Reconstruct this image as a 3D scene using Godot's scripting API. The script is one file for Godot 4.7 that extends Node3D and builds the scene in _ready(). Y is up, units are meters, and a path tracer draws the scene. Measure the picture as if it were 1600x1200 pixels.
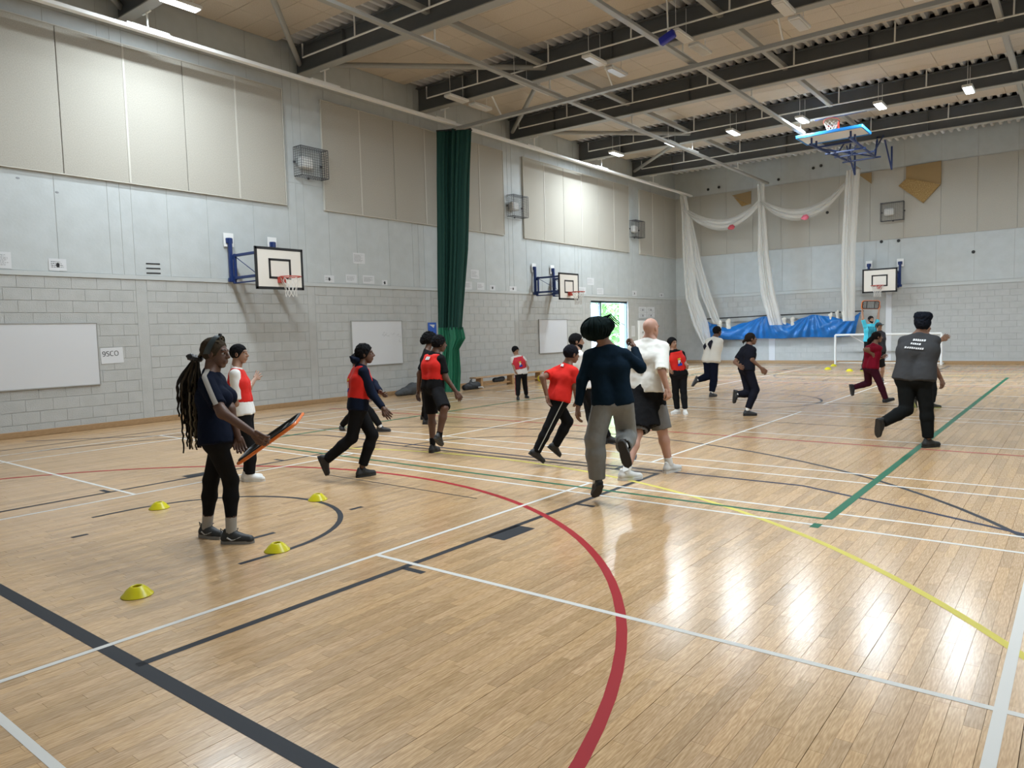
extends Node3D
# A school sports hall: x runs across the hall (the long wall is at x = -15), z runs along it (the far wall is at z = -31.5), metres.

const XL := -15.0
const XR := 2.7
const ZF := -31.5
const ZB := 1.0
const CX := -6.15
const BEAMS := [-2.85, -6.95, -11.06, -15.12, -19.28, -23.44, -27.5]
const LIGHT_X := [-13.18, -11.06, -8.94, -6.82, -4.7, -2.58, -0.46, 1.66]
const WOOD_LIN := Color(0.66, 0.455, 0.265)

const PEOPLE := {
	"woman": {"S": 1.68, "at": Vector3(-5.398, 0, -3.065), "P": Vector3(0.000, 0.866, 0.000), "N": Vector3(-0.060, 1.408, -0.002), "H": Vector3(-0.032, 1.551, -0.037), "SL": Vector3(-0.172, 1.324, -0.118), "SR": Vector3(0.070, 1.324, 0.114), "PL": Vector3(-0.059, 0.866, -0.065), "PR": Vector3(0.059, 0.866, 0.065), "EL": Vector3(0.022, 1.103, -0.097), "WL": Vector3(0.078, 0.879, -0.121), "KL": Vector3(-0.248, 0.506, -0.053), "AL": Vector3(-0.390, 0.086, -0.074), "TL": Vector3(-0.207, 0.024, -0.125), "ER": Vector3(0.269, 1.105, 0.109), "WR": Vector3(0.455, 0.944, -0.023), "KR": Vector3(-0.056, 0.515, -0.117), "AR": Vector3(-0.043, 0.101, -0.089), "TR": Vector3(0.121, 0.022, -0.211), "face": Vector3(0.827, -0.050, -0.561)},
	"clapper": {"S": 1.58, "at": Vector3(-7.775, 0, -4.745), "P": Vector3(0.000, 0.780, 0.000), "N": Vector3(-0.084, 1.330, 0.015), "H": Vector3(-0.055, 1.484, -0.021), "SL": Vector3(-0.193, 1.252, -0.088), "SR": Vector3(0.050, 1.252, 0.114), "PL": Vector3(-0.059, 0.780, -0.057), "PR": Vector3(0.059, 0.780, 0.057), "EL": Vector3(-0.285, 1.054, -0.260), "WL": Vector3(-0.411, 1.157, -0.436), "KL": Vector3(0.039, 0.356, -0.036), "AL": Vector3(0.069, 0.071, 0.028), "TL": Vector3(0.122, 0.024, -0.114), "ER": Vector3(0.078, 0.908, 0.124), "WR": Vector3(0.062, 0.685, 0.037), "KR": Vector3(0.150, 0.362, 0.024), "AR": Vector3(0.150, 0.072, 0.051), "TR": Vector3(0.290, 0.022, -0.055), "face": Vector3(0.786, 0.000, -0.618)},
	"walker": {"S": 1.62, "at": Vector3(-6.660, 0, -5.529), "P": Vector3(0.000, 0.815, 0.000), "N": Vector3(0.018, 1.320, -0.060), "H": Vector3(0.052, 1.445, -0.099), "SL": Vector3(-0.130, 1.239, -0.124), "SR": Vector3(0.160, 1.239, 0.022), "PL": Vector3(-0.068, 0.815, -0.050), "PR": Vector3(0.068, 0.815, 0.050), "EL": Vector3(-0.109, 1.071, -0.353), "WL": Vector3(0.105, 0.988, -0.264), "KL": Vector3(0.080, 0.486, -0.137), "AL": Vector3(-0.006, 0.122, -0.035), "TL": Vector3(0.027, 0.022, -0.217), "ER": Vector3(0.244, 0.986, -0.021), "WR": Vector3(0.437, 0.833, -0.005), "KR": Vector3(0.019, 0.486, 0.119), "AR": Vector3(-0.219, 0.229, 0.330), "TR": Vector3(-0.236, 0.024, 0.283), "face": Vector3(0.666, 0.050, -0.744)},
	"walker_b": {"S": 1.55, "at": Vector3(-9.779, 0, -8.087), "P": Vector3(0.000, 0.598, 0.000), "N": Vector3(-0.011, 1.099, -0.037), "H": Vector3(0.002, 1.240, -0.061), "SL": Vector3(-0.125, 1.022, -0.135), "SR": Vector3(0.106, 1.022, 0.072), "PL": Vector3(-0.055, 0.598, -0.059), "PR": Vector3(0.055, 0.598, 0.059), "EL": Vector3(-0.039, 0.846, -0.187), "WL": Vector3(0.035, 0.646, -0.227), "KL": Vector3(0.141, 0.343, -0.190), "AL": Vector3(0.286, 0.086, -0.280), "TL": Vector3(0.417, 0.022, -0.378), "ER": Vector3(0.131, 0.847, 0.068), "WR": Vector3(0.203, 0.672, 0.028), "KR": Vector3(-0.201, 0.295, -0.066), "AR": Vector3(-0.562, 0.078, -0.116), "TR": Vector3(-0.368, 0.024, 0.007), "face": Vector3(0.786, 0.000, -0.618)},
	"shorts": {"S": 1.62, "at": Vector3(-7.136, 0, -7.269), "P": Vector3(0.000, 0.906, 0.000), "N": Vector3(0.000, 1.386, -0.044), "H": Vector3(0.056, 1.517, -0.100), "SL": Vector3(-0.161, 1.305, -0.056), "SR": Vector3(0.161, 1.305, -0.018), "PL": Vector3(-0.083, 0.906, -0.017), "PR": Vector3(0.083, 0.906, 0.017), "EL": Vector3(-0.230, 1.101, 0.017), "WL": Vector3(-0.260, 0.857, 0.030), "KL": Vector3(-0.051, 0.544, -0.009), "AL": Vector3(-0.030, 0.124, 0.013), "TL": Vector3(-0.071, 0.022, -0.166), "ER": Vector3(0.213, 1.059, -0.036), "WR": Vector3(0.331, 0.853, -0.110), "KR": Vector3(0.354, 0.650, 0.154), "AR": Vector3(0.295, 0.264, 0.221), "TR": Vector3(0.225, 0.117, 0.087), "face": Vector3(0.451, -0.050, -0.890)},
	"shorts_b": {"S": 1.6, "at": Vector3(-9.588, 0, -9.567), "P": Vector3(0.000, 0.817, 0.000), "N": Vector3(0.015, 1.359, -0.062), "H": Vector3(0.067, 1.534, -0.119), "SL": Vector3(-0.106, 1.279, -0.159), "SR": Vector3(0.133, 1.279, 0.054), "PL": Vector3(-0.062, 0.817, -0.055), "PR": Vector3(0.062, 0.817, 0.055), "EL": Vector3(-0.174, 1.036, -0.084), "WL": Vector3(-0.176, 0.726, -0.054), "KL": Vector3(-0.237, 0.320, -0.246), "AL": Vector3(-0.479, 0.071, -0.407), "TL": Vector3(-0.335, 0.024, -0.399), "ER": Vector3(0.162, 1.046, 0.052), "WR": Vector3(0.186, 0.789, 0.056), "KR": Vector3(0.106, 0.364, 0.063), "AR": Vector3(0.103, 0.071, 0.092), "TR": Vector3(0.169, 0.022, 0.044), "face": Vector3(0.786, 0.000, -0.618)},
	"bench_boy": {"S": 1.36, "at": Vector3(-10.796, 0, -14.065), "P": Vector3(0.000, 0.628, 0.000), "N": Vector3(-0.086, 1.062, 0.028), "H": Vector3(-0.123, 1.192, 0.045), "SL": Vector3(0.008, 0.996, -0.085), "SR": Vector3(-0.155, 0.996, 0.133), "PL": Vector3(0.042, 0.628, -0.057), "PR": Vector3(-0.042, 0.628, 0.057), "EL": Vector3(0.060, 0.896, -0.116), "WL": Vector3(0.203, 0.796, -0.006), "KL": Vector3(-0.055, 0.358, -0.207), "AL": Vector3(-0.140, 0.074, -0.366), "TL": Vector3(0.033, 0.024, -0.264), "ER": Vector3(-0.142, 0.869, 0.134), "WR": Vector3(-0.019, 0.729, 0.225), "KR": Vector3(-0.043, 0.370, 0.081), "AR": Vector3(-0.039, 0.079, 0.104), "TR": Vector3(0.065, 0.022, 0.236), "face": Vector3(0.950, -0.296, 0.113)},
	"beard": {"S": 1.68, "at": Vector3(-5.740, 0, -9.054), "P": Vector3(0.000, 0.810, 0.000), "N": Vector3(-0.140, 1.354, 0.061), "H": Vector3(-0.136, 1.487, 0.045), "SL": Vector3(-0.245, 1.273, -0.060), "SR": Vector3(0.006, 1.273, 0.163), "PL": Vector3(-0.054, 0.810, -0.069), "PR": Vector3(0.054, 0.810, 0.069), "EL": Vector3(-0.123, 1.032, -0.134), "WL": Vector3(-0.004, 0.905, -0.216), "KL": Vector3(0.085, 0.368, 0.039), "AL": Vector3(0.222, 0.074, 0.134), "TL": Vector3(0.294, 0.024, 0.050), "ER": Vector3(0.037, 1.028, 0.162), "WR": Vector3(0.135, 0.834, 0.102), "KR": Vector3(0.180, 0.381, 0.009), "AR": Vector3(0.309, 0.077, -0.065), "TR": Vector3(0.381, 0.022, -0.116), "face": Vector3(0.786, 0.000, -0.618)},
	"red_run": {"S": 1.55, "at": Vector3(-5.109, 0, -7.382), "P": Vector3(0.000, 0.803, 0.000), "N": Vector3(0.077, 1.223, -0.099), "H": Vector3(0.122, 1.362, -0.147), "SL": Vector3(-0.089, 1.149, -0.113), "SR": Vector3(0.215, 1.149, -0.050), "PL": Vector3(-0.075, 0.803, -0.030), "PR": Vector3(0.075, 0.803, 0.030), "EL": Vector3(-0.116, 1.087, 0.151), "WL": Vector3(-0.068, 0.863, 0.134), "KL": Vector3(0.067, 0.526, -0.116), "AL": Vector3(-0.059, 0.213, 0.011), "TL": Vector3(-0.044, 0.063, -0.122), "ER": Vector3(0.233, 0.959, -0.047), "WR": Vector3(0.152, 0.791, -0.191), "KR": Vector3(-0.045, 0.470, 0.155), "AR": Vector3(-0.157, 0.167, 0.271), "TR": Vector3(-0.105, 0.022, 0.142), "face": Vector3(0.449, -0.100, -0.887)},
	"joggers": {"S": 1.68, "at": Vector3(-3.541, 0, -6.041), "P": Vector3(0.000, 0.950, 0.000), "N": Vector3(-0.064, 1.488, 0.001), "H": Vector3(-0.105, 1.623, 0.021), "SL": Vector3(-0.200, 1.404, 0.086), "SR": Vector3(0.091, 1.404, -0.083), "PL": Vector3(-0.071, 0.950, 0.052), "PR": Vector3(0.071, 0.950, -0.052), "EL": Vector3(-0.250, 1.177, 0.146), "WL": Vector3(-0.273, 0.925, 0.187), "KL": Vector3(-0.130, 0.608, 0.130), "AL": Vector3(-0.101, 0.189, 0.145), "TL": Vector3(-0.205, 0.022, 0.052), "ER": Vector3(0.210, 1.283, -0.166), "WR": Vector3(0.081, 1.469, -0.284), "KR": Vector3(-0.005, 0.605, -0.263), "AR": Vector3(0.166, 0.548, 0.107), "TR": Vector3(0.216, 0.331, 0.088), "face": Vector3(0.031, 0.000, -0.999)},
	"bald": {"S": 1.78, "at": Vector3(-3.973, 0, -7.544), "P": Vector3(0.000, 0.935, 0.000), "N": Vector3(0.005, 1.514, -0.057), "H": Vector3(0.024, 1.650, -0.085), "SL": Vector3(-0.174, 1.426, -0.038), "SR": Vector3(0.182, 1.426, -0.058), "PL": Vector3(-0.092, 0.935, -0.011), "PR": Vector3(0.092, 0.935, 0.011), "EL": Vector3(-0.287, 1.179, -0.195), "WL": Vector3(-0.298, 0.962, -0.166), "KL": Vector3(0.011, 0.478, 0.256), "AL": Vector3(0.037, 0.082, 0.579), "TL": Vector3(0.122, 0.024, 0.513), "ER": Vector3(0.253, 1.174, 0.114), "WR": Vector3(0.301, 0.979, 0.094), "KR": Vector3(0.178, 0.492, -0.016), "AR": Vector3(0.253, 0.094, -0.038), "TR": Vector3(0.311, 0.022, -0.250), "face": Vector3(0.204, 0.000, -0.978)},
	"bib_stand": {"S": 1.47, "at": Vector3(-6.038, 0, -12.761), "P": Vector3(0.000, 0.746, 0.000), "N": Vector3(-0.082, 1.218, 0.021), "H": Vector3(-0.112, 1.356, 0.032), "SL": Vector3(0.018, 1.146, -0.099), "SR": Vector3(-0.158, 1.146, 0.136), "PL": Vector3(0.051, 0.746, -0.057), "PR": Vector3(-0.051, 0.746, 0.057), "EL": Vector3(0.055, 0.998, -0.114), "WL": Vector3(0.187, 0.935, 0.055), "KL": Vector3(0.069, 0.435, -0.042), "AL": Vector3(0.099, 0.100, -0.036), "TL": Vector3(0.201, 0.022, 0.106), "ER": Vector3(-0.155, 1.027, 0.145), "WR": Vector3(-0.047, 0.899, 0.293), "KR": Vector3(-0.082, 0.432, -0.016), "AR": Vector3(-0.093, 0.085, -0.101), "TR": Vector3(-0.154, 0.024, 0.059), "face": Vector3(0.929, 0.000, 0.371)},
	"argyle": {"S": 1.66, "at": Vector3(-6.921, 0, -16.343), "P": Vector3(0.000, 0.833, 0.000), "N": Vector3(0.058, 1.376, -0.096), "H": Vector3(0.105, 1.529, -0.146), "SL": Vector3(-0.113, 1.295, -0.115), "SR": Vector3(0.212, 1.295, -0.047), "PL": Vector3(-0.083, 0.833, -0.025), "PR": Vector3(0.083, 0.833, 0.025), "EL": Vector3(-0.205, 1.068, -0.275), "WL": Vector3(-0.117, 0.935, -0.333), "KL": Vector3(-0.071, 0.479, -0.002), "AL": Vector3(-0.274, 0.390, 0.166), "TL": Vector3(-0.376, 0.223, 0.262), "ER": Vector3(0.160, 1.014, 0.019), "WR": Vector3(0.125, 0.852, -0.171), "KR": Vector3(0.092, 0.390, 0.058), "AR": Vector3(0.062, 0.102, 0.108), "TR": Vector3(0.102, 0.022, -0.088), "face": Vector3(0.527, 0.000, -0.849)},
	"black_run": {"S": 1.56, "at": Vector3(-4.907, 0, -13.196), "P": Vector3(0.000, 0.836, 0.000), "N": Vector3(0.023, 1.281, -0.059), "H": Vector3(0.055, 1.399, -0.095), "SL": Vector3(-0.106, 1.203, -0.142), "SR": Vector3(0.144, 1.203, 0.045), "PL": Vector3(-0.061, 0.836, -0.054), "PR": Vector3(0.061, 0.836, 0.054), "EL": Vector3(-0.220, 0.975, -0.031), "WL": Vector3(-0.079, 0.918, 0.150), "KL": Vector3(0.020, 0.394, -0.077), "AL": Vector3(-0.157, 0.384, 0.064), "TL": Vector3(-0.196, 0.184, 0.113), "ER": Vector3(0.131, 1.023, 0.071), "WR": Vector3(0.268, 0.870, -0.023), "KR": Vector3(0.168, 0.472, 0.003), "AR": Vector3(0.065, 0.112, 0.117), "TR": Vector3(0.185, 0.022, 0.031), "face": Vector3(0.783, 0.100, -0.615)},
	"holder": {"S": 1.8, "at": Vector3(-5.777, 0, -27.028), "P": Vector3(0.000, 0.989, 0.000), "N": Vector3(0.002, 1.567, -0.054), "H": Vector3(0.009, 1.722, -0.074), "SL": Vector3(0.133, 1.477, -0.169), "SR": Vector3(-0.130, 1.477, 0.077), "PL": Vector3(0.068, 0.989, -0.064), "PR": Vector3(-0.068, 0.989, 0.064), "EL": Vector3(0.194, 1.734, -0.241), "WL": Vector3(0.213, 2.062, -0.286), "KL": Vector3(0.070, 0.507, -0.031), "AL": Vector3(0.116, 0.082, -0.037), "TL": Vector3(0.176, 0.024, 0.224), "ER": Vector3(-0.203, 1.748, 0.110), "WR": Vector3(-0.229, 2.077, 0.100), "KR": Vector3(-0.090, 0.467, 0.129), "AR": Vector3(-0.166, 0.094, 0.224), "TR": Vector3(-0.190, 0.022, 0.445), "face": Vector3(0.685, 0.000, 0.728)},
	"maroon": {"S": 1.55, "at": Vector3(-3.474, 0, -16.311), "P": Vector3(0.000, 0.703, 0.000), "N": Vector3(0.049, 1.184, -0.083), "H": Vector3(0.095, 1.336, -0.133), "SL": Vector3(-0.083, 1.108, -0.163), "SR": Vector3(0.166, 1.108, 0.023), "PL": Vector3(-0.060, 0.703, -0.054), "PR": Vector3(0.060, 0.703, 0.054), "EL": Vector3(0.083, 0.881, -0.273), "WL": Vector3(0.206, 0.927, -0.077), "KL": Vector3(-0.087, 0.374, -0.243), "AL": Vector3(-0.340, 0.291, -0.035), "TL": Vector3(-0.341, 0.117, -0.019), "ER": Vector3(-0.058, 1.092, 0.201), "WR": Vector3(0.059, 1.004, 0.117), "KR": Vector3(0.179, 0.397, -0.012), "AR": Vector3(0.283, 0.060, -0.063), "TR": Vector3(0.416, 0.064, -0.168), "face": Vector3(0.836, 0.050, -0.546)},
	"maroon_b": {"S": 1.6, "at": Vector3(-4.473, 0, -22.126), "P": Vector3(0.000, 0.824, 0.000), "N": Vector3(-0.022, 1.386, -0.034), "H": Vector3(-0.037, 1.513, -0.034), "SL": Vector3(0.041, 1.307, -0.178), "SR": Vector3(-0.078, 1.307, 0.119), "PL": Vector3(0.031, 0.824, -0.077), "PR": Vector3(-0.031, 0.824, 0.077), "EL": Vector3(0.067, 1.094, -0.179), "WL": Vector3(0.057, 0.864, -0.150), "KL": Vector3(0.017, 0.370, -0.021), "AL": Vector3(-0.021, 0.066, 0.041), "TL": Vector3(0.024, 0.024, 0.088), "ER": Vector3(-0.064, 1.104, 0.126), "WR": Vector3(-0.043, 0.875, 0.131), "KR": Vector3(0.070, 0.393, 0.037), "AR": Vector3(0.066, 0.062, 0.071), "TR": Vector3(0.145, 0.031, 0.261), "face": Vector3(0.746, 0.000, 0.666)},
	"grey_tee": {"S": 1.74, "at": Vector3(-1.766, 0, -10.760), "P": Vector3(0.000, 0.891, 0.000), "N": Vector3(0.051, 1.470, -0.093), "H": Vector3(0.076, 1.623, -0.127), "SL": Vector3(-0.128, 1.384, -0.049), "SR": Vector3(0.215, 1.384, -0.110), "PL": Vector3(-0.090, 0.891, 0.005), "PR": Vector3(0.090, 0.891, -0.005), "EL": Vector3(-0.191, 1.189, -0.276), "WL": Vector3(-0.136, 1.065, -0.503), "KL": Vector3(-0.080, 0.488, 0.033), "AL": Vector3(-0.314, 0.328, 0.351), "TL": Vector3(-0.358, 0.109, 0.313), "ER": Vector3(0.151, 1.134, -0.274), "WR": Vector3(0.258, 0.882, -0.336), "KR": Vector3(0.143, 0.548, -0.015), "AR": Vector3(0.173, 0.105, 0.002), "TR": Vector3(0.292, 0.022, -0.171), "face": Vector3(0.031, -0.050, -0.997)},
	"grey_tee_b": {"S": 1.6, "at": Vector3(-2.374, 0, -15.664), "P": Vector3(0.000, 0.834, 0.000), "N": Vector3(-0.004, 1.370, -0.046), "H": Vector3(-0.032, 1.515, -0.037), "SL": Vector3(-0.113, 1.290, -0.156), "SR": Vector3(0.106, 1.290, 0.077), "PL": Vector3(-0.057, 0.834, -0.061), "PR": Vector3(0.057, 0.834, 0.061), "EL": Vector3(0.098, 1.190, -0.313), "WL": Vector3(0.200, 1.266, -0.401), "KL": Vector3(-0.077, 0.332, 0.002), "AL": Vector3(-0.173, 0.151, 0.093), "TL": Vector3(-0.153, 0.014, 0.091), "ER": Vector3(0.160, 1.200, 0.043), "WR": Vector3(0.240, 1.275, -0.026), "KR": Vector3(0.132, 0.367, 0.045), "AR": Vector3(0.117, 0.095, 0.081), "TR": Vector3(0.195, 0.022, 0.027), "face": Vector3(0.882, 0.000, -0.472)},
}

var rng := RandomNumberGenerator.new()
var noise := FastNoiseLite.new()
var mats := {}
var used := {}
var roof := Transform3D()


# ---------------------------------------------------------------- mesh builder
class MB:
	var v := PackedVector3Array()
	var n := PackedVector3Array()
	var c := PackedColorArray()
	var uv := PackedVector2Array()
	var idx := PackedInt32Array()
	var col := Color(1, 1, 1)

	func vert(p: Vector3, nn: Vector3, t := Vector2.ZERO) -> int:
		v.append(p)
		n.append(nn)
		c.append(col)
		uv.append(t)
		return v.size() - 1

	func quad(p: Vector3, q: Vector3, r: Vector3, s: Vector3, out := Vector3.ZERO) -> void:
		var nn := (q - p).cross(r - p)
		if nn.length_squared() < 1e-16:
			nn = (r - p).cross(s - p)
		nn = nn.normalized()
		var flip := out != Vector3.ZERO and nn.dot(out) < 0.0
		if flip:
			nn = -nn
		var i := vert(p, nn, Vector2(0, 1))
		vert(q, nn, Vector2(1, 1))
		vert(r, nn, Vector2(1, 0))
		vert(s, nn, Vector2(0, 0))
		if flip:
			idx.append_array(PackedInt32Array([i, i + 1, i + 2, i, i + 2, i + 3]))
		else:
			idx.append_array(PackedInt32Array([i, i + 2, i + 1, i, i + 3, i + 2]))

	func tri(p: Vector3, q: Vector3, r: Vector3, out: Vector3) -> void:
		var nn := (q - p).cross(r - p).normalized()
		var flip := nn.dot(out) < 0.0
		if flip:
			nn = -nn
		var i := vert(p, nn)
		vert(q, nn)
		vert(r, nn)
		if flip:
			idx.append_array(PackedInt32Array([i, i + 1, i + 2]))
		else:
			idx.append_array(PackedInt32Array([i, i + 2, i + 1]))

	func box(ctr: Vector3, size: Vector3, bevel := 0.0, b := Basis()) -> void:
		var h := size * 0.5
		var e := minf(bevel, minf(h.x, minf(h.y, h.z)) * 0.49)
		for a in 3:
			var u := (a + 1) % 3
			var w := (a + 2) % 3
			for s in [-1.0, 1.0]:
				var pts: Array[Vector3] = []
				for k in [[-1.0, -1.0], [1.0, -1.0], [1.0, 1.0], [-1.0, 1.0]]:
					var p := Vector3()
					p[a] = h[a] * s
					p[u] = (h[u] - e) * k[0]
					p[w] = (h[w] - e) * k[1]
					pts.append(ctr + b * p)
				var o := Vector3()
				o[a] = s
				quad(pts[0], pts[1], pts[2], pts[3], b * o)
		if e <= 0.0:
			return
		for a in 3:
			var u := (a + 1) % 3
			var w := (a + 2) % 3
			for su in [-1.0, 1.0]:
				for sw in [-1.0, 1.0]:
					var p1 := Vector3()
					p1[u] = h[u] * su
					p1[w] = (h[w] - e) * sw
					p1[a] = -(h[a] - e)
					var p2 := p1
					p2[a] = h[a] - e
					var p3 := Vector3()
					p3[u] = (h[u] - e) * su
					p3[w] = h[w] * sw
					p3[a] = h[a] - e
					var p4 := p3
					p4[a] = -(h[a] - e)
					var o := Vector3()
					o[u] = su
					o[w] = sw
					quad(ctr + b * p1, ctr + b * p2, ctr + b * p3, ctr + b * p4, b * o)
		for sx in [-1.0, 1.0]:
			for sy in [-1.0, 1.0]:
				for sz in [-1.0, 1.0]:
					var s := Vector3(sx, sy, sz)
					tri(ctr + b * (Vector3(h.x, h.y - e, h.z - e) * s), ctr + b * (Vector3(h.x - e, h.y, h.z - e) * s), ctr + b * (Vector3(h.x - e, h.y - e, h.z) * s), b * s)

	# a bar of rectangular section between two points
	func bar(p: Vector3, q: Vector3, w: float, t: float, bevel := 0.0, up := Vector3.UP) -> void:
		var d := (q - p).normalized()
		if absf(d.dot(up)) > 0.98:
			up = Vector3(0, 0, 1) if absf(d.z) < 0.9 else Vector3(1, 0, 0)
		var s := d.cross(up).normalized()
		box((p + q) * 0.5, Vector3(w, t, p.distance_to(q)), bevel, Basis(s, s.cross(-d).normalized(), -d))

	# face at the front of a masonry unit or board: proud face with sloped edges going back
	func tile(o: Vector3, u: Vector3, w: Vector3, nn: Vector3, lu: float, lw: float, depth: float, bevel: float) -> void:
		var a := o
		var b := o + u * lu
		var d := o + w * lw
		var e := b + w * lw
		var iu := u * bevel
		var iw := w * bevel
		var f := nn * depth
		var a2 := a + iu + iw + f
		var b2 := b - iu + iw + f
		var d2 := d + iu - iw + f
		var e2 := e - iu - iw + f
		quad(a2, b2, e2, d2, nn)
		quad(a, b, b2, a2, nn - w)
		quad(b, e, e2, b2, nn + u)
		quad(e, d, d2, e2, nn + w)
		quad(d, a, a2, d2, nn - u)

	func tube(pts: Array, r: float, seg := 8, closed := false, r2 := -1.0, caps := true) -> void:
		var cnt := pts.size()
		if r2 < 0.0:
			r2 = r
		var first := v.size()
		var prev := Vector3.ZERO
		for i in cnt:
			var d: Vector3
			if closed:
				d = pts[(i + 1) % cnt] - pts[(i - 1 + cnt) % cnt]
			else:
				d = pts[mini(i + 1, cnt - 1)] - pts[maxi(i - 1, 0)]
			d = d.normalized()
			var s := prev - d * prev.dot(d)
			if s.length() < 0.05:
				s = d.cross(Vector3.UP if absf(d.y) < 0.9 else Vector3.RIGHT)
			s = s.normalized()
			prev = s
			var t := d.cross(s)
			var rr := lerpf(r, r2, float(i) / maxf(1.0, cnt - 1))
			for k in seg:
				var a := TAU * k / seg
				var o := s * cos(a) + t * sin(a)
				vert(pts[i] + o * rr, o)
		var rings := cnt if closed else cnt - 1
		for i in rings:
			for k in seg:
				var a := first + i * seg + k
				var b := first + i * seg + (k + 1) % seg
				var e := first + ((i + 1) % cnt) * seg + k
				var f := first + ((i + 1) % cnt) * seg + (k + 1) % seg
				idx.append_array(PackedInt32Array([a, e, b, b, e, f]))
		if not closed and caps:
			for end in 2:
				var at: Vector3 = pts[0] if end == 0 else pts[cnt - 1]
				var o: Vector3 = (pts[0] - pts[1]) if end == 0 else (pts[cnt - 1] - pts[cnt - 2])
				var rr := r if end == 0 else r2
				var base := first + (0 if end == 0 else (cnt - 1) * seg)
				for k in seg:
					tri(at, v[base + k], v[base + (k + 1) % seg], o)

	# profile: Vector2(radius, height) from bottom to top
	func lathe(profile: Array, seg: int, at := Vector3.ZERO, b := Basis()) -> void:
		var first := v.size()
		var m := profile.size()
		for i in m:
			var p: Vector2 = profile[i]
			var d: Vector2 = profile[mini(i + 1, m - 1)] - profile[maxi(i - 1, 0)]
			var nr := Vector2(d.y, -d.x).normalized()
			for k in seg:
				var a := TAU * k / seg
				vert(at + b * Vector3(cos(a) * p.x, p.y, sin(a) * p.x), b * Vector3(cos(a) * nr.x, nr.y, sin(a) * nr.x))
		for i in m - 1:
			for k in seg:
				var a := first + i * seg + k
				var e := first + i * seg + (k + 1) % seg
				idx.append_array(PackedInt32Array([a, e, a + seg, e, e + seg, a + seg]))

	# grid of points [row][column] as a smooth sheet
	func sheet(rows: Array) -> void:
		var first := v.size()
		var nr := rows.size()
		var nc: int = rows[0].size()
		for i in nr:
			for k in nc:
				var du: Vector3 = rows[i][mini(k + 1, nc - 1)] - rows[i][maxi(k - 1, 0)]
				var dv: Vector3 = rows[mini(i + 1, nr - 1)][k] - rows[maxi(i - 1, 0)][k]
				vert(rows[i][k], dv.cross(du).normalized(), Vector2(float(k) / (nc - 1), float(i) / (nr - 1)))
		for i in nr - 1:
			for k in nc - 1:
				var a := first + i * nc + k
				idx.append_array(PackedInt32Array([a, a + 1, a + nc, a + 1, a + nc + 1, a + nc]))

	# a flat outline with thickness; frame: x and y in the plane, z is the front
	func plate(outline: PackedVector2Array, t: float, frame: Transform3D) -> void:
		var tris := Geometry2D.triangulate_polygon(outline)
		for s in [0.0, 1.0]:
			for i in range(0, tris.size(), 3):
				var q: Array[Vector3] = []
				for k in 3:
					var p := outline[tris[i + k]]
					q.append(frame * Vector3(p.x, p.y, t * s))
				tri(q[0], q[1], q[2], frame.basis.z * (s * 2.0 - 1.0))
		var ctr := Vector2.ZERO
		for p in outline:
			ctr += p / outline.size()
		for i in outline.size():
			var p := outline[i]
			var q := outline[(i + 1) % outline.size()]
			var o := (p + q) * 0.5 - ctr
			quad(frame * Vector3(p.x, p.y, 0), frame * Vector3(q.x, q.y, 0), frame * Vector3(q.x, q.y, t), frame * Vector3(p.x, p.y, t), frame.basis * Vector3(o.x, o.y, 0))

	func mesh() -> ArrayMesh:
		var a := []
		a.resize(Mesh.ARRAY_MAX)
		a[Mesh.ARRAY_VERTEX] = v
		a[Mesh.ARRAY_NORMAL] = n
		a[Mesh.ARRAY_COLOR] = c
		a[Mesh.ARRAY_TEX_UV] = uv
		a[Mesh.ARRAY_INDEX] = idx
		var m := ArrayMesh.new()
		m.add_surface_from_arrays(Mesh.PRIMITIVE_TRIANGLES, a)
		return m


# ---------------------------------------------------------------- nodes, names, materials
func numbered(called: String) -> String:
	used[called] = used.get(called, -1) + 1
	return called if used[called] == 0 else "%s_%03d" % [called, used[called]]


func put(called: String, mb: MB, m: Material, parent: Node = null) -> MeshInstance3D:
	var o := MeshInstance3D.new()
	o.mesh = mb.mesh()
	o.material_override = m
	if parent == null:
		o.name = numbered(called)
		add_child(o)
	else:
		o.name = called
		parent.add_child(o, true)
	return o


func again(called: String, mesh: Mesh, m: Material, parent: Node, t: Transform3D) -> MeshInstance3D:
	var o := MeshInstance3D.new()
	o.mesh = mesh
	o.material_override = m
	o.name = called
	parent.add_child(o, true)
	o.transform = t
	return o


func tag(o: Node, label: String, category: String, group := "") -> void:
	o.set_meta("label", label)
	o.set_meta("category", category)
	if group:
		o.set_meta("group", group)


func thing(called: String, label: String, category: String, at := Vector3.ZERO, group := "") -> Node3D:
	var o := Node3D.new()
	o.name = numbered(called)
	add_child(o)
	o.position = at
	tag(o, label, category, group)
	return o


func structure(called: String) -> Node3D:
	var o := Node3D.new()
	o.name = called
	add_child(o)
	o.set_meta("kind", "structure")
	return o


func lin(r: float, g: float, b: float) -> Color:
	return Color(r, g, b).linear_to_srgb()


func paint(key: String, colour: Color, rough := 0.8, metal := 0.0, spec := 0.5) -> StandardMaterial3D:
	if mats.has(key):
		return mats[key]
	var m := StandardMaterial3D.new()
	m.albedo_color = colour
	m.roughness = rough
	m.metallic = metal
	m.metallic_specular = spec
	m.vertex_color_use_as_albedo = true
	mats[key] = m
	return m


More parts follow.
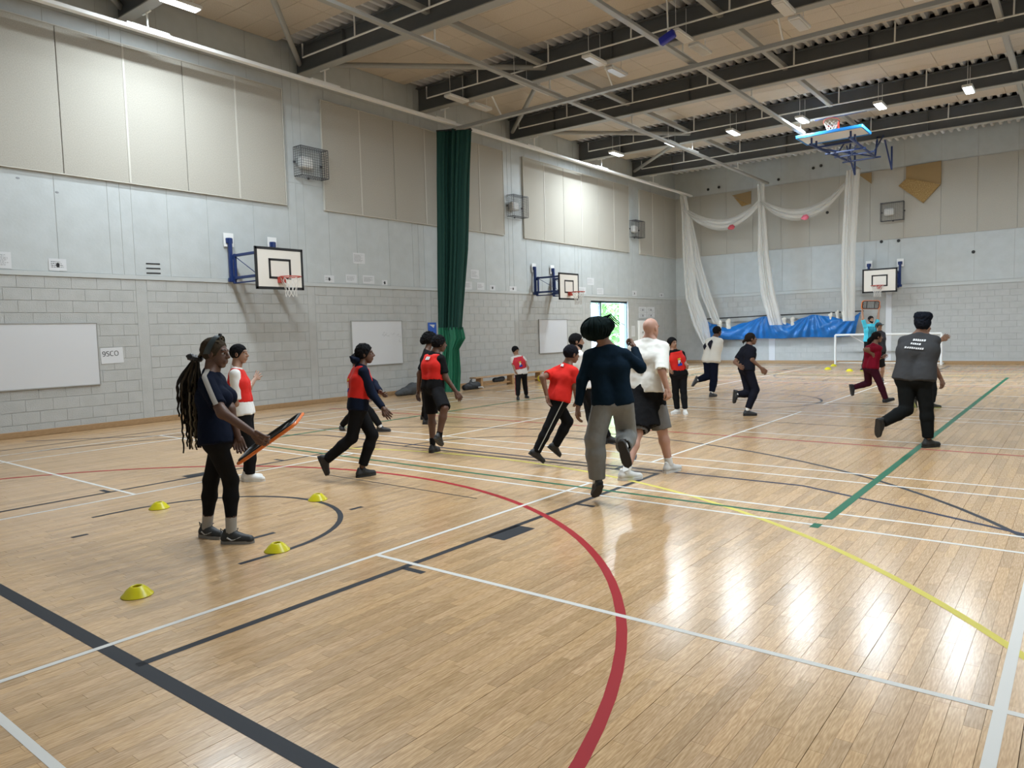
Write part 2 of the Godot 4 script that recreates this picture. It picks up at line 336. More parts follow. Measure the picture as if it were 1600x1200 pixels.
func noise_tex(freq: float, lo: Color, hi: Color, kind := 0, seed_ := 1, size := 512, octaves := 4) -> NoiseTexture2D:
	var f := FastNoiseLite.new()
	f.noise_type = FastNoiseLite.TYPE_SIMPLEX_SMOOTH if kind == 0 else FastNoiseLite.TYPE_CELLULAR
	f.frequency = freq
	f.seed = seed_
	f.fractal_octaves = octaves
	var g := Gradient.new()
	g.set_color(0, lo)
	g.set_color(1, hi)
	var t := NoiseTexture2D.new()
	t.width = size
	t.height = size
	t.seamless = true
	t.noise = f
	t.color_ramp = g
	return t


func normal_tex(freq: float, strength: float, seed_ := 3, size := 512) -> NoiseTexture2D:
	var f := FastNoiseLite.new()
	f.frequency = freq
	f.seed = seed_
	f.fractal_octaves = 3
	var t := NoiseTexture2D.new()
	t.width = size
	t.height = size
	t.seamless = true
	t.as_normal_map = true
	t.bump_strength = strength
	t.noise = f
	return t


func grained(key: String, colour: Color, rough: float, tex: Texture2D, scale_: Vector3, normal: Texture2D = null, nscale := 0.3) -> StandardMaterial3D:
	var m := paint(key, colour, rough)
	m.albedo_texture = tex
	m.uv1_triplanar = true
	m.uv1_world_triplanar = true
	m.uv1_scale = scale_
	if normal:
		m.normal_enabled = true
		m.normal_texture = normal
		m.normal_scale = nscale
	return m


func make_materials() -> void:
	var blotch := noise_tex(0.012, Color(0.955, 0.955, 0.95), Color(1, 1, 1), 0, 4)
	var fine := noise_tex(0.06, Color(0.9, 0.9, 0.9), Color(1, 1, 1), 0, 9)
	var grain := noise_tex(0.02, Color(0.80, 0.76, 0.70), Color(1, 1, 1), 0, 21)
	var bump := normal_tex(0.08, 3.0)
	var rough_n := normal_tex(0.15, 4.0, 8)
	var weave := normal_tex(0.05, 5.0, 12)
	grained("block", lin(0.46, 0.465, 0.45), 0.75, blotch, Vector3.ONE * 0.5, rough_n, 0.25)
	grained("board", lin(0.50, 0.53, 0.53), 0.6, blotch, Vector3.ONE * 0.35, bump, 0.06)
	paint("joint", lin(0.46, 0.465, 0.45), 0.9)
	grained("cream", lin(0.475, 0.45, 0.39), 0.95, fine, Vector3.ONE * 1.2, rough_n, 0.2)
	paint("creamtrim", lin(0.54, 0.52, 0.46), 0.6)
	paint("ledge", lin(0.48, 0.50, 0.49), 0.5)
	var fl := grained("floor", lin(1, 1, 1), 0.21, grain, Vector3(9.0, 3.0, 0.9), normal_tex(0.03, 1.2, 30), 0.05)
	fl.metallic_specular = 0.5
	paint("gap", lin(0.10, 0.06, 0.035), 0.9)
	grained("timber", lin(0.45, 0.29, 0.15), 0.5, grain, Vector3(2.0, 9.0, 0.8))
	grained("bench", lin(0.50, 0.31, 0.15), 0.45, grain, Vector3(6.0, 9.0, 0.7))
	grained("ceilpanel", lin(0.60, 0.53, 0.44), 0.95, fine, Vector3.ONE * 1.0)
	paint("ceilgap", lin(0.13, 0.11, 0.10), 0.9)
	paint("deck", lin(0.62, 0.62, 0.62), 0.6)
	grained("beam", lin(0.105, 0.112, 0.118), 0.5, blotch, Vector3.ONE * 0.4)
	paint("steel", lin(0.32, 0.32, 0.30), 0.5)
	paint("white", lin(0.80, 0.80, 0.78), 0.5)
	paint("whitesheet", lin(0.62, 0.63, 0.645), 0.25)
	paint("paper", lin(0.62, 0.63, 0.64), 0.85)
	paint("ink", lin(0.02, 0.02, 0.022), 0.8)
	paint("print", lin(0.28, 0.29, 0.30), 0.85)
	paint("wire", lin(0.05, 0.05, 0.055), 0.5)
	paint("blueframe", lin(0.010, 0.030, 0.13), 0.4)
	paint("boardwhite", lin(0.74, 0.70, 0.63), 0.4)
	paint("black", lin(0.012, 0.012, 0.013), 0.5)
	paint("rim", lin(0.45, 0.05, 0.03), 0.45)
	paint("cord", lin(0.72, 0.70, 0.66), 0.8)
	var gm := paint("greennet", lin(0.003, 0.048, 0.036), 0.8)
	gm.cull_mode = BaseMaterial3D.CULL_DISABLED
	var nm := paint("whitenet", lin(0.80, 0.78, 0.73), 1.0, 0.0, 0.0)
	nm.transparency = BaseMaterial3D.TRANSPARENCY_ALPHA
	nm.albedo_color.a = 0.42
	nm.cull_mode = BaseMaterial3D.CULL_DISABLED
	paint("netroll", lin(0.72, 0.69, 0.62), 0.9)
	var tp := paint("tarp", lin(0.006, 0.135, 0.43), 0.28)
	tp.cull_mode = BaseMaterial3D.CULL_DISABLED
	grained("osb", lin(0.62, 0.45, 0.20), 0.9, noise_tex(0.09, Color(0.5, 0.42, 0.32), Color(1, 1, 1), 1, 5), Vector3.ONE * 0.8)
	paint("shaded_board", lin(0.30, 0.20, 0.09), 0.9)  # bare wall sheathing, its shade put into the dark brown
	paint("pink", lin(0.75, 0.16, 0.24), 0.6)
	paint("redpad", lin(0.45, 0.06, 0.08), 0.6)
	var cm := paint("cone", lin(0.70, 0.62, 0.015), 0.32)
	cm.backlight_enabled = true
	cm.backlight = lin(0.30, 0.28, 0.0)
	paint("yellowball", lin(0.72, 0.62, 0.02), 0.4)
	paint("bag", lin(0.018, 0.02, 0.024), 0.7)
	paint("greybag", lin(0.055, 0.06, 0.065), 0.7)
	paint("orange", lin(0.75, 0.17, 0.02), 0.3)
	paint("bluesign", lin(0.01, 0.09, 0.45), 0.4)
	paint("doorframe", lin(0.015, 0.03, 0.035), 0.4)
	var glass := paint("glass", Color(0.85, 0.97, 0.98, 0.10), 0.0)
	glass.transparency = BaseMaterial3D.TRANSPARENCY_ALPHA
	paint("cladding", lin(0.48, 0.62, 0.72), 0.5)
	paint("ground", lin(0.42, 0.42, 0.40), 0.9)
	paint("bark", lin(0.10, 0.07, 0.05), 0.9)
	var lf := paint("leaf", lin(0.26, 0.40, 0.15), 0.7)
	lf.backlight_enabled = true
	lf.backlight = lin(0.35, 0.5, 0.2)
	lf.cull_mode = BaseMaterial3D.CULL_DISABLED
	paint("fixture", lin(0.72, 0.72, 0.70), 0.4)
	paint("diffuser", lin(0.62, 0.60, 0.56), 0.3)
	var lit := paint("lit", Color(1, 1, 1), 0.4)
	lit.emission_enabled = true
	lit.emission = Color(0.90, 0.96, 1.0)
	lit.emission_energy_multiplier = 9.0
	for k in [["linewhite", lin(0.62, 0.605, 0.57)], ["lineblack", lin(0.035, 0.037, 0.042)], ["linered", lin(0.33, 0.025, 0.03)], ["linegreen", lin(0.022, 0.125, 0.07)], ["lineyellow", lin(0.58, 0.50, 0.11)], ["lineblue", lin(0.028, 0.034, 0.06)]]:
		paint(k[0], k[1], 0.55, 0.0, 0.22)
	for k in mats:
		if k.begins_with("cloth"):
			mats[k].normal_enabled = true
			mats[k].normal_texture = weave


# ---------------------------------------------------------------- the hall
func _ready() -> void:
	rng.seed = 7
	noise.seed = 5
	noise.frequency = 1.0
	# camera
	var cam := Camera3D.new()
	cam.name = "camera"
	cam.fov = 55.532
	cam.near = 0.05
	cam.far = 200.0
	cam.transform = Transform3D(Basis(Vector3(0.786181, -0.027544, -0.617382), Vector3(-0.022855, 0.997027, -0.073586), Vector3(0.617573, 0.071963, 0.783215)).orthonormalized(), Vector3(0, 1.66, 0))
	add_child(cam)
	cam.current = true
	# sky: bright overcast, seen only through the open door
	var env := Environment.new()
	var sky := Sky.new()
	var sm := ProceduralSkyMaterial.new()
	sm.sky_top_color = Color(0.62, 0.74, 0.86)
	sm.sky_horizon_color = Color(0.86, 0.92, 0.96)
	sm.ground_horizon_color = Color(0.6, 0.62, 0.6)
	sm.ground_bottom_color = Color(0.35, 0.35, 0.33)
	sm.sky_energy_multiplier = 6.5
	sky.sky_material = sm
	env.background_mode = Environment.BG_SKY
	env.sky = sky
	env.ambient_light_source = Environment.AMBIENT_SOURCE_SKY
	env.tonemap_mode = Environment.TONE_MAPPER_LINEAR
	env.tonemap_exposure = 0.83
	env.sdfgi_enabled = true
	env.ssao_enabled = true
	env.ssil_enabled = true
	var we := WorldEnvironment.new()
	we.name = "environment"
	we.environment = env
	add_child(we)
	roof = Transform3D(Basis(), Vector3(XL, 7.92, 0)) * Transform3D(Basis(Vector3(0, 0, 1), -0.0125), Vector3.ZERO) * Transform3D(Basis(), Vector3(-XL, -7.92, 0))
	make_materials()
	build_floor()
	build_long_wall()
	build_far_wall()
	build_other_walls()
	build_door()
	build_ceiling()
	build_lights()
	build_tracks()
	build_wall_panels()
	build_wall_things()
	build_hoops()
	build_nets()
	build_ground_things()
	build_people()


func build_floor() -> void:
	var root := structure("floor")
	var slab := MB.new()
	slab.box(Vector3((XL + XR) / 2 - 0.15, -0.16, (ZF + ZB) / 2), Vector3(XR - XL + 0.7, 0.29, ZB - ZF + 0.4))
	put("subfloor", slab, mats.gap, root)
	var field := MB.new()
	var near := []
	var tones := [1.0, 0.95, 1.04, 0.9, 1.07, 0.98, 1.02, 0.84, 1.05, 0.92]
	var strips := int((XR - XL) / 0.0655) + 1
	var x0 := -0.82 - 0.655 * 22
	for s in strips + 2:
		var xa := x0 + s * 0.0655
		if xa + 0.0655 < XL or xa > XR:
			continue
		var wide := 0.0655
		var left := xa
		if s % 10 == 0:
			left += 0.0022
			wide -= 0.0022
		elif s % 2 == 0:
			left += 0.0009
			wide -= 0.0009
		left = maxf(left, XL)
		wide = minf(wide, XR - left)
		var z := ZB + rng.randf() * 0.4
		while z > ZF:
			var l := rng.randf_range(0.32, 0.78)
			var za := maxf(z - l, ZF)
			var t: float = tones[rng.randi() % tones.size()] * rng.randf_range(0.95, 1.05)
			var warm := rng.randf_range(-0.03, 0.03)
			var colour := Color(WOOD_LIN.r * t * (1.0 + warm * 0.4), WOOD_LIN.g * t, WOOD_LIN.b * t * (1.0 - warm * 1.5))
			var zc := (z + za) * 0.5
			var seen := Vector3(left, -1.66, zc)
			# in view and close: a part of its own
			var ahead := seen.dot(Vector3(-0.617573, -0.071963, -0.783215))
			var side := seen.dot(Vector3(0.786181, -0.027544, -0.617382))
			var drop := seen.dot(Vector3(-0.022855, 0.997027, -0.073586))
			if ahead > 1.0 and absf(side) < ahead * 0.72 and drop > -ahead * 0.58:
				near.append([ahead / l, left, za, wide, z - za - 0.0004, colour])
			else:
				field.col = colour
				field.tile(Vector3(left, -0.006, za), Vector3(1, 0, 0), Vector3(0, 0, 1), Vector3.UP, wide, z - za - 0.0004, 0.006, 0.0004)
			z = za
	near.sort_custom(func(a, b): return a[0] < b[0])
	for i in near.size():
		var p: Array = near[i]
		if i < 300:
			var mb := MB.new()
			mb.col = p[5]
			mb.tile(Vector3(-p[3] / 2, -0.006, -p[4] / 2), Vector3(1, 0, 0), Vector3(0, 0, 1), Vector3.UP, p[3], p[4], 0.006, 0.0004)
			put("plank", mb, mats.floor, root).position = Vector3(p[1] + p[3] / 2, 0, p[2] + p[4] / 2)
		else:
			field.col = p[5]
			field.tile(Vector3(p[1], -0.006, p[2]), Vector3(1, 0, 0), Vector3(0, 0, 1), Vector3.UP, p[3], p[4], 0.006, 0.0004)
	put("plank_field", field, mats.floor, root).set_meta("kind", "stuff")
	court_lines(root)


func line(root: Node, m: String, w: float, pts: Array, lift := 0.0008) -> void:
	var mb := MB.new()
	var rows := [[], []]
	for i in pts.size():
		var d: Vector2 = (pts[mini(i + 1, pts.size() - 1)] - pts[maxi(i - 1, 0)]).normalized()
		var s := Vector2(-d.y, d.x) * w * 0.5
		rows[0].append(Vector3(pts[i].x + s.x, lift, pts[i].y + s.y))
		rows[1].append(Vector3(pts[i].x - s.x, lift, pts[i].y - s.y))
	for i in pts.size() - 1:
		mb.quad(rows[0][i], rows[0][i + 1], rows[1][i + 1], rows[1][i], Vector3.UP)
	put("court_line", mb, mats[m], root)


func arc(c: Vector2, r: float, a0: float, a1: float, n := 48) -> Array:
	var out := []
	for i in n + 1:
		var a := deg_to_rad(lerpf(a0, a1, float(i) / n))
		out.append(c + Vector2(cos(a), -sin(a)) * r)
	return out


func court_lines(f: Node) -> void:
	# four badminton courts across the hall
	for k in 4:
		var zc := -3.6 - 7.48 * k
		for s in [-1, 1]:
			for o in [3.03, 2.57]:
				line(f, "linewhite", 0.04, [Vector2(CX - 6.68, zc + s * o), Vector2(CX + 6.68, zc + s * o)], 0.0012)
			line(f, "linewhite", 0.04, [Vector2(CX + s * 1.96, zc), Vector2(CX + s * 6.68, zc)], 0.0012)
			line(f, "linewhite", 0.04, [Vector2(CX + s * 1.96, zc - 3.05), Vector2(CX + s * 1.96, zc + 3.05)], 0.0013)
			line(f, "linewhite", 0.05, [Vector2(CX + s * 5.9, zc - 3.05), Vector2(CX + s * 5.9, zc + 3.05)], 0.0013)
			line(f, "linewhite", 0.04, [Vector2(CX + s * 6.68, zc - 3.05), Vector2(CX + s * 6.68, zc + 3.05)], 0.0013)
	# basketball in charcoal, both ends
	for e in [1.0, -1.0]:
		var mid := -15.8
		var zz := func(z: float) -> float: return z if e > 0 else 2 * mid - z
		var at := func(x: float, z: float) -> Vector2: return Vector2(CX + x, zz.call(z))
		line(f, "lineblack", 0.085, [at.call(-7.6, -1.64), at.call(7.6, -1.64)], 0.0009)
		for s in [-1.0, 1.0]:
			line(f, "lineblack", 0.055, [at.call(s * 2.35, -1.64), at.call(s * 2.35, -7.47)], 0.0009)
			line(f, "lineblack", 0.2, [at.call(s * 2.44, -4.42), at.call(s * 2.44, -4.84)], 0.0009)
			for t in [-3.5, -5.75, -6.62]:
				line(f, "lineblack", 0.055, [at.call(s * 2.35, t), at.call(s * 2.56, t)], 0.0009)
		line(f, "lineblack", 0.05, [at.call(-2.35, -7.44), at.call(2.35, -7.44)], 0.0009)
		var u := [at.call(1.265, -2.88)]
		for i in 33:
			var a := PI * i / 32.0
			u.append(at.call(1.265 * cos(a), -3.2 - 1.275 * sin(a)))
		u.append(at.call(-1.265, -2.88))
		line(f, "lineblack", 0.05, u, 0.0009)
		var ft := []
		var three := []
		for i in 49:
			var a := PI * i / 48.0
			ft.append(at.call(1.8 * cos(a), -7.47 - 1.8 * sin(a)))
			three.append(at.call(6.75 * cos(a * 0.92 + 0.04 * PI), -3.2 - 6.75 * sin(a * 0.92 + 0.04 * PI)))
		line(f, "lineblack", 0.05, ft, 0.0009)
		line(f, "lineblack", 0.05, three, 0.0010)
		# wide blue goal-area line with bent ends
		var bl := []
		for p in [[-8.2, -4.6], [-7.2, -5.6], [-6.4, -6.35], [-5.81, -6.72], [-5.1, -7.09], [-4.5, -7.34], [-3.9, -7.62], [3.9, -7.62], [4.5, -7.34], [5.1, -7.09], [5.81, -6.72], [6.4, -6.35], [7.2, -5.6], [8.2, -4.6]]:
			bl.append(at.call(p[0], p[1]))
		line(f, "lineblue", 0.05, bl, 0.0011)
		# yellow and red arcs
		var ye := []
		var rd := []
		for i in 61:
			var a := PI * (0.09 + 0.53 * i / 60.0)
			ye.append(at.call(7.3 * cos(a), -0.02 - 7.3 * sin(a)))
			a = PI * i / 60.0
			rd.append(at.call(4.87 * cos(a) - 0.05, -1.0 - 4.87 * sin(a)))
		line(f, "lineyellow", 0.055, ye, 0.0010)
		line(f, "linered", 0.06, rd, 0.0011)
		line(f, "linered", 0.05, [at.call(-7.6, -10.57), at.call(7.6, -10.57)], 0.0011)
	line(f, "lineblack", 0.05, [Vector2(CX - 7.6, -15.8), Vector2(CX + 7.6, -15.8)], 0.0009)
	line(f, "lineblack", 0.05, arc(Vector2(CX, -15.8), 1.8, 0, 360, 64), 0.0009)
	for s in [-1.0, 1.0]:
		line(f, "lineblack", 0.05, [Vector2(CX + s * 7.3, -1.64), Vector2(CX + s * 7.3, -30.0)], 0.0009)
	# small free-standing marks
	line(f, "lineblack", 0.05, [Vector2(-5.42, -3.54), Vector2(-5.42, -3.2)], 0.0009)
	line(f, "lineblack", 0.05, [Vector2(-5.5, -4.42), Vector2(-5.5, -4.57)], 0.0009)
	line(f, "lineblack", 0.05, [Vector2(-6.8, -2.47), Vector2(-6.8, -2.6)], 0.0009)
	line(f, "lineblack", 0.02, [Vector2(-7.15, -5.42), Vector2(-4.76, -5.42)], 0.0009)
	# volleyball in green
	for s in [-1.0, 1.0]:
		line(f, "linegreen", 0.075, [Vector2(CX + s * 4.46, -6.4), Vector2(CX + s * 4.46, -24.4)], 0.0014)
		line(f, "linegreen", 0.05, [Vector2(CX - 4.46, -15.4 + s * 9.0), Vector2(CX + 4.46, -15.4 + s * 9.0)], 0.0014)
		line(f, "lineblack", 0.03, [Vector2(CX - 4.46, -15.4 + s * 3.0), Vector2(CX + 4.46, -15.4 + s * 3.0)], 0.0014)
	line(f, "linegreen", 0.07, [Vector2(-1.71, -6.08), Vector2(-1.71, -6.22)], 0.0014)


# painted blockwork below, boards above. s: along the wall, up: y, n: into the room
func blockwork(root: Node, corner: Vector3, u: Vector3, n: Vector3, length: float, skip: Array, piers: Array, parts_from: float, parts_most: int) -> void:
	var rest := MB.new()
	var made := 0
	var bw := 0.45
	var bh := 0.2235
	for row in 13:
		var s := -0.225 * (row % 2)
		while s < length:
			var spans := [[maxf(s, 0.0), minf(s + bw, length)]]
			for p in piers + skip:
				if p.size() > 2 and row * bh >= p[2]:
					continue
				var keep := []
				for q in spans:
					if p[1] <= q[0] or p[0] >= q[1]:
						keep.append(q)
						continue
					if p[0] > q[0]:
						keep.append([q[0], p[0]])
					if p[1] < q[1]:
						keep.append([p[1], q[1]])
				spans = keep
			for q in spans:
				var w: float = q[1] - q[0] - 0.0022
				if w < 0.03:
					continue
				var o: Vector3 = corner + u * (q[0] + 0.0045) + Vector3(0, row * bh + 0.0045, 0) - n * 0.005
				var tone := rng.randf_range(0.985, 1.012)
				if made < parts_most and q[0] >= parts_from:
					made += 1
					var mb := MB.new()
					mb.col = Color(tone, tone, tone)
					mb.tile(o, u, Vector3.UP, n, w, bh - 0.009, rng.randf_range(0.0042, 0.0054), 0.0022)
					put("block", mb, mats.block, root)
				else:
					rest.col = Color(tone, tone, tone)
					rest.tile(o, u, Vector3.UP, n, w, bh - 0.009, rng.randf_range(0.0042, 0.0054), 0.0022)
			s += bw
	put("block_field", rest, mats.block, root).set_meta("kind", "stuff")


func wall_board(root: Node, o: Vector3, u: Vector3, n: Vector3, w: float, h: float, m: String) -> void:
	var mb := MB.new()
	var tone := rng.randf_range(0.975, 1.02)
	mb.col = Color(tone, tone, tone)
	mb.tile(o + u * 0.004 + Vector3(0, 0.003, 0) - n * 0.012, u, Vector3.UP, n, w - 0.008, h - 0.006, 0.012, 0.002)
	put("wall_board", mb, mats[m], root)


func build_long_wall() -> void:
	var root := structure("wall_left")
	var u := Vector3(0, 0, -1)
	var n := Vector3(1, 0, 0)
	var back := MB.new()
	# solid wall behind the facing, with the doorway left open
	for b in [[ZB, -24.05, 0.0, 9.0], [-26.95, ZF - 0.3, 0.0, 9.0], [-24.05, -26.95, 2.76, 9.0]]:
		back.box(Vector3(XL - 0.163, (b[2] + b[3]) / 2, (b[0] + b[1]) / 2), Vector3(0.31, b[3] - b[2], absf(b[0] - b[1])))
	put("wall_core", back, mats.joint, root)
	var piers := []
	for z in BEAMS:
		piers.append([ZB - (z + 0.02), ZB - (z - 0.2)])
	blockwork(root, Vector3(XL, 0, ZB), u, n, ZB - ZF, [[ZB + 24.05, ZB + 26.95, 2.76]], piers, ZB + 4.4, 300)
	for z in BEAMS:
		var mb := MB.new()
		mb.tile(Vector3(XL - 0.012, 0.0, z + 0.016), u, Vector3.UP, n, 0.212, 2.9, 0.012, 0.003)
		put("pier", mb, mats.block, root)
	# boards in three heights, with close triple joints at each beam
	var cuts: Array[float] = [ZB]
	for z in BEAMS:
		for d in [0.45, 0.22, 0.0, -0.72, -1.6, -2.72]:
			cuts.append(z + d)
	cuts.append(-29.1)
	cuts.append(ZF)
	cuts.sort()
	cuts.reverse()
	for i in cuts.size() - 1:
		var w: float = cuts[i] - cuts[i + 1]
		if w < 0.02:
			continue
		for h in [[2.99, 2.36], [5.35, 2.4], [7.75, 0.85]]:
			wall_board(root, Vector3(XL, h[0], cuts[i]), u, n, w, h[1], "board")
	var lm := MB.new()
	lm.box(Vector3(XL + 0.008, 2.945, (ZB + ZF) / 2), Vector3(0.026, 0.085, ZB - ZF), 0.004)
	put("ledge", lm, mats.ledge, root)
	var bb := structure("baseboard_left")
	for r in [[ZB, -24.0], [-27.0, ZF]]:
		var m := MB.new()
		m.box(Vector3(XL + 0.012, 0.055, (r[0] + r[1]) / 2), Vector3(0.024, 0.11, absf(r[0] - r[1])), 0.006)
		put("skirting", m, mats.timber, bb)


func build_far_wall() -> void:
	var root := structure("wall_far")
	var u := Vector3(1, 0, 0)
	var n := Vector3(0, 0, 1)
	var back := MB.new()
	back.box(Vector3((XL + XR) / 2, 4.5, ZF - 0.163), Vector3(XR - XL + 0.6, 9.0, 0.31))
	put("wall_core", back, mats.joint, root)
	var piers := [[XL * -1 - 10.73, -XL - 10.45], [-XL - 6.18, -XL - 5.96], [-XL - 1.55, -XL - 1.3]]
	blockwork(root, Vector3(XL, 0, ZF), u, n, XR - XL, [], piers, 999.0, 0)
	for p in piers:
		var mb := MB.new()
		mb.tile(Vector3(XL + p[0] + 0.004, 0, ZF - 0.012), u, Vector3.UP, n, p[1] - p[0] - 0.008, 2.9, 0.018, 0.003)
		put("pier", mb, mats.whitesheet, root)
	var low := [XL, -14.39, -12.23, -11.07, -10.15, -8.96, -6.97, -6.53, -6.1, -5.68, -4.48, -3.27, -2.06, -0.86, 0.34, 1.54, XR]
	for i in low.size() - 1:
		wall_board(root, Vector3(low[i], 3.05, ZF), u, n, low[i + 1] - low[i], 1.74, "board")
	var top := [XL, -13.75, -12.56, -11.4, -10.2, -9.04, -7.9, -6.76, -5.58, -4.35, -3.2, -2.0, -0.8, 0.4, 1.6, XR]
	for i in top.size() - 1:
		wall_board(root, Vector3(top[i], 4.8, ZF + 0.014), u, n, top[i + 1] - top[i], 2.68, "cream")
		wall_board(root, Vector3(top[i], 7.5, ZF), u, n, top[i + 1] - top[i], 1.1, "board")
	var lm := MB.new()
	lm.box(Vector3((XL + XR) / 2, 2.97, ZF + 0.01), Vector3(XR - XL, 0.12, 0.03), 0.004)
	put("ledge", lm, mats.ledge, root)
	var bb := structure("baseboard_far")
	var m := MB.new()
	m.box(Vector3((XL + XR) / 2, 0.055, ZF + 0.012), Vector3(XR - XL - 0.05, 0.11, 0.024), 0.006)
	put("skirting", m, mats.timber, bb)


func build_other_walls() -> void:
	for w in [["wall_right", Vector3(XR + 0.155, 4.5, (ZF + ZB) / 2), Vector3(0.31, 9.0, ZB - ZF + 0.6)], ["wall_back", Vector3((XL + XR) / 2, 4.5, ZB + 0.155), Vector3(XR - XL + 0.6, 9.0, 0.31)]]:
		var root := structure(w[0])
		var mb := MB.new()
		mb.box(w[1], w[2])
		put("painted_wall", mb, mats.block, root)


func build_door() -> void:
	var root := structure("door_1")
	var x := XL - 0.12
	for b in [[-24.05, 0.0, 2.76, 0], [-26.95, 0.0, 2.76, 0], [-24.87, 0.0, 2.7, 0]]:
		var mb := MB.new()
		mb.box(Vector3(x, 1.38, b[0]), Vector3(0.14, 2.76, 0.07), 0.008)
		put("door_post", mb, mats.doorframe, root)
	var hd := MB.new()
	hd.box(Vector3(x, 2.72, -25.5), Vector3(0.14, 0.07, 2.9), 0.008)
	put("door_head", hd, mats.doorframe, root)
	var sill := MB.new()
	sill.box(Vector3(XL - 0.16, 0.0, -25.5), Vector3(0.33, 0.03, 2.9), 0.006)
	put("threshold", sill, mats.steel, root)
	var pane := MB.new()
	pane.box(Vector3(x, 1.36, -24.46), Vector3(0.012, 2.66, 0.75))
	put("pane", pane, mats.glass, root)
	# the leaf that stands open, seen edge on beside the middle post
	var leaf := MB.new()
	leaf.box(Vector3(x - 0.5, 1.33, -24.80), Vector3(0.95, 2.6, 0.05), 0.006, Basis(Vector3.UP, 0.25))
	put("open_leaf", leaf, mats.cladding, root)
	# outside: paving, a low clad building and trees
	var pv := MB.new()
	pv.box(Vector3(-35.4, -0.09, -40), Vector3(40, 0.15, 70))
	tag(put("paving", pv, mats.ground), "pale concrete paving outside the open door", "paving")
	var ob := thing("clad_building", "pale blue clad building standing outside the open door", "building", Vector3(-16.6, 0, -36.6))
	for k in 7:
		var mb := MB.new()
		mb.box(Vector3(0.05, 0.3 + k * 0.62, 0), Vector3(5.0, 0.6, 6.6), 0.02)
		put("cladding_panel", mb, mats.cladding, ob)
	for t in [[-23.5, -37.5, 2.6], [-27.0, -44.0, 3.6], [-21.0, -43.0, 2.4]]:
		tree(Vector3(t[0], 0, t[1]), t[2])


func tree(at: Vector3, r: float) -> void:
	var labels := ["leafy green tree outside the door beside the paving", "tall leafy green tree furthest beyond the open door", "small leafy green tree close behind the pale blue building"]
	var root := thing("leafy_tree", labels[used.get("leafy_tree", -1) + 1], "tree", at)
	var tr := MB.new()
	tr.tube([Vector3.ZERO, Vector3(0.1, r * 0.5, 0), Vector3(0, r * 1.1, 0.1)], r * 0.06, 10, false, r * 0.03)
	for k in 5:
		var a := TAU * k / 5.0
		tr.tube([Vector3(0, r * 0.55, 0), Vector3(cos(a) * r * 0.45, r * 1.1, sin(a) * r * 0.45)], r * 0.03, 7, false, r * 0.01)
	put("trunk", tr, mats.bark, root)
	var cr := MB.new()
	for k in 4200:
		var d := Vector3(rng.randfn(), rng.randfn() * 0.85, rng.randfn()).normalized() * r * pow(rng.randf(), 0.4)
		var p := Vector3(0, r * 0.95, 0) + d * Vector3(1, 1.0, 1)
		if p.y < 0.15:
			continue
		var b := Basis.from_euler(Vector3(rng.randf() * TAU, rng.randf() * TAU, rng.randf() * TAU))
		var s := rng.randf_range(0.12, 0.26)
		var g := rng.randf_range(0.6, 1.4)
		cr.col = Color(g * rng.randf_range(0.8, 1.3), g, g * 0.8)
		cr.quad(p - b.x * s, p - b.y * s * 0.5, p + b.x * s, p + b.y * s * 0.5)
	put("foliage", cr, mats.leaf, root).set_meta("kind", "stuff")


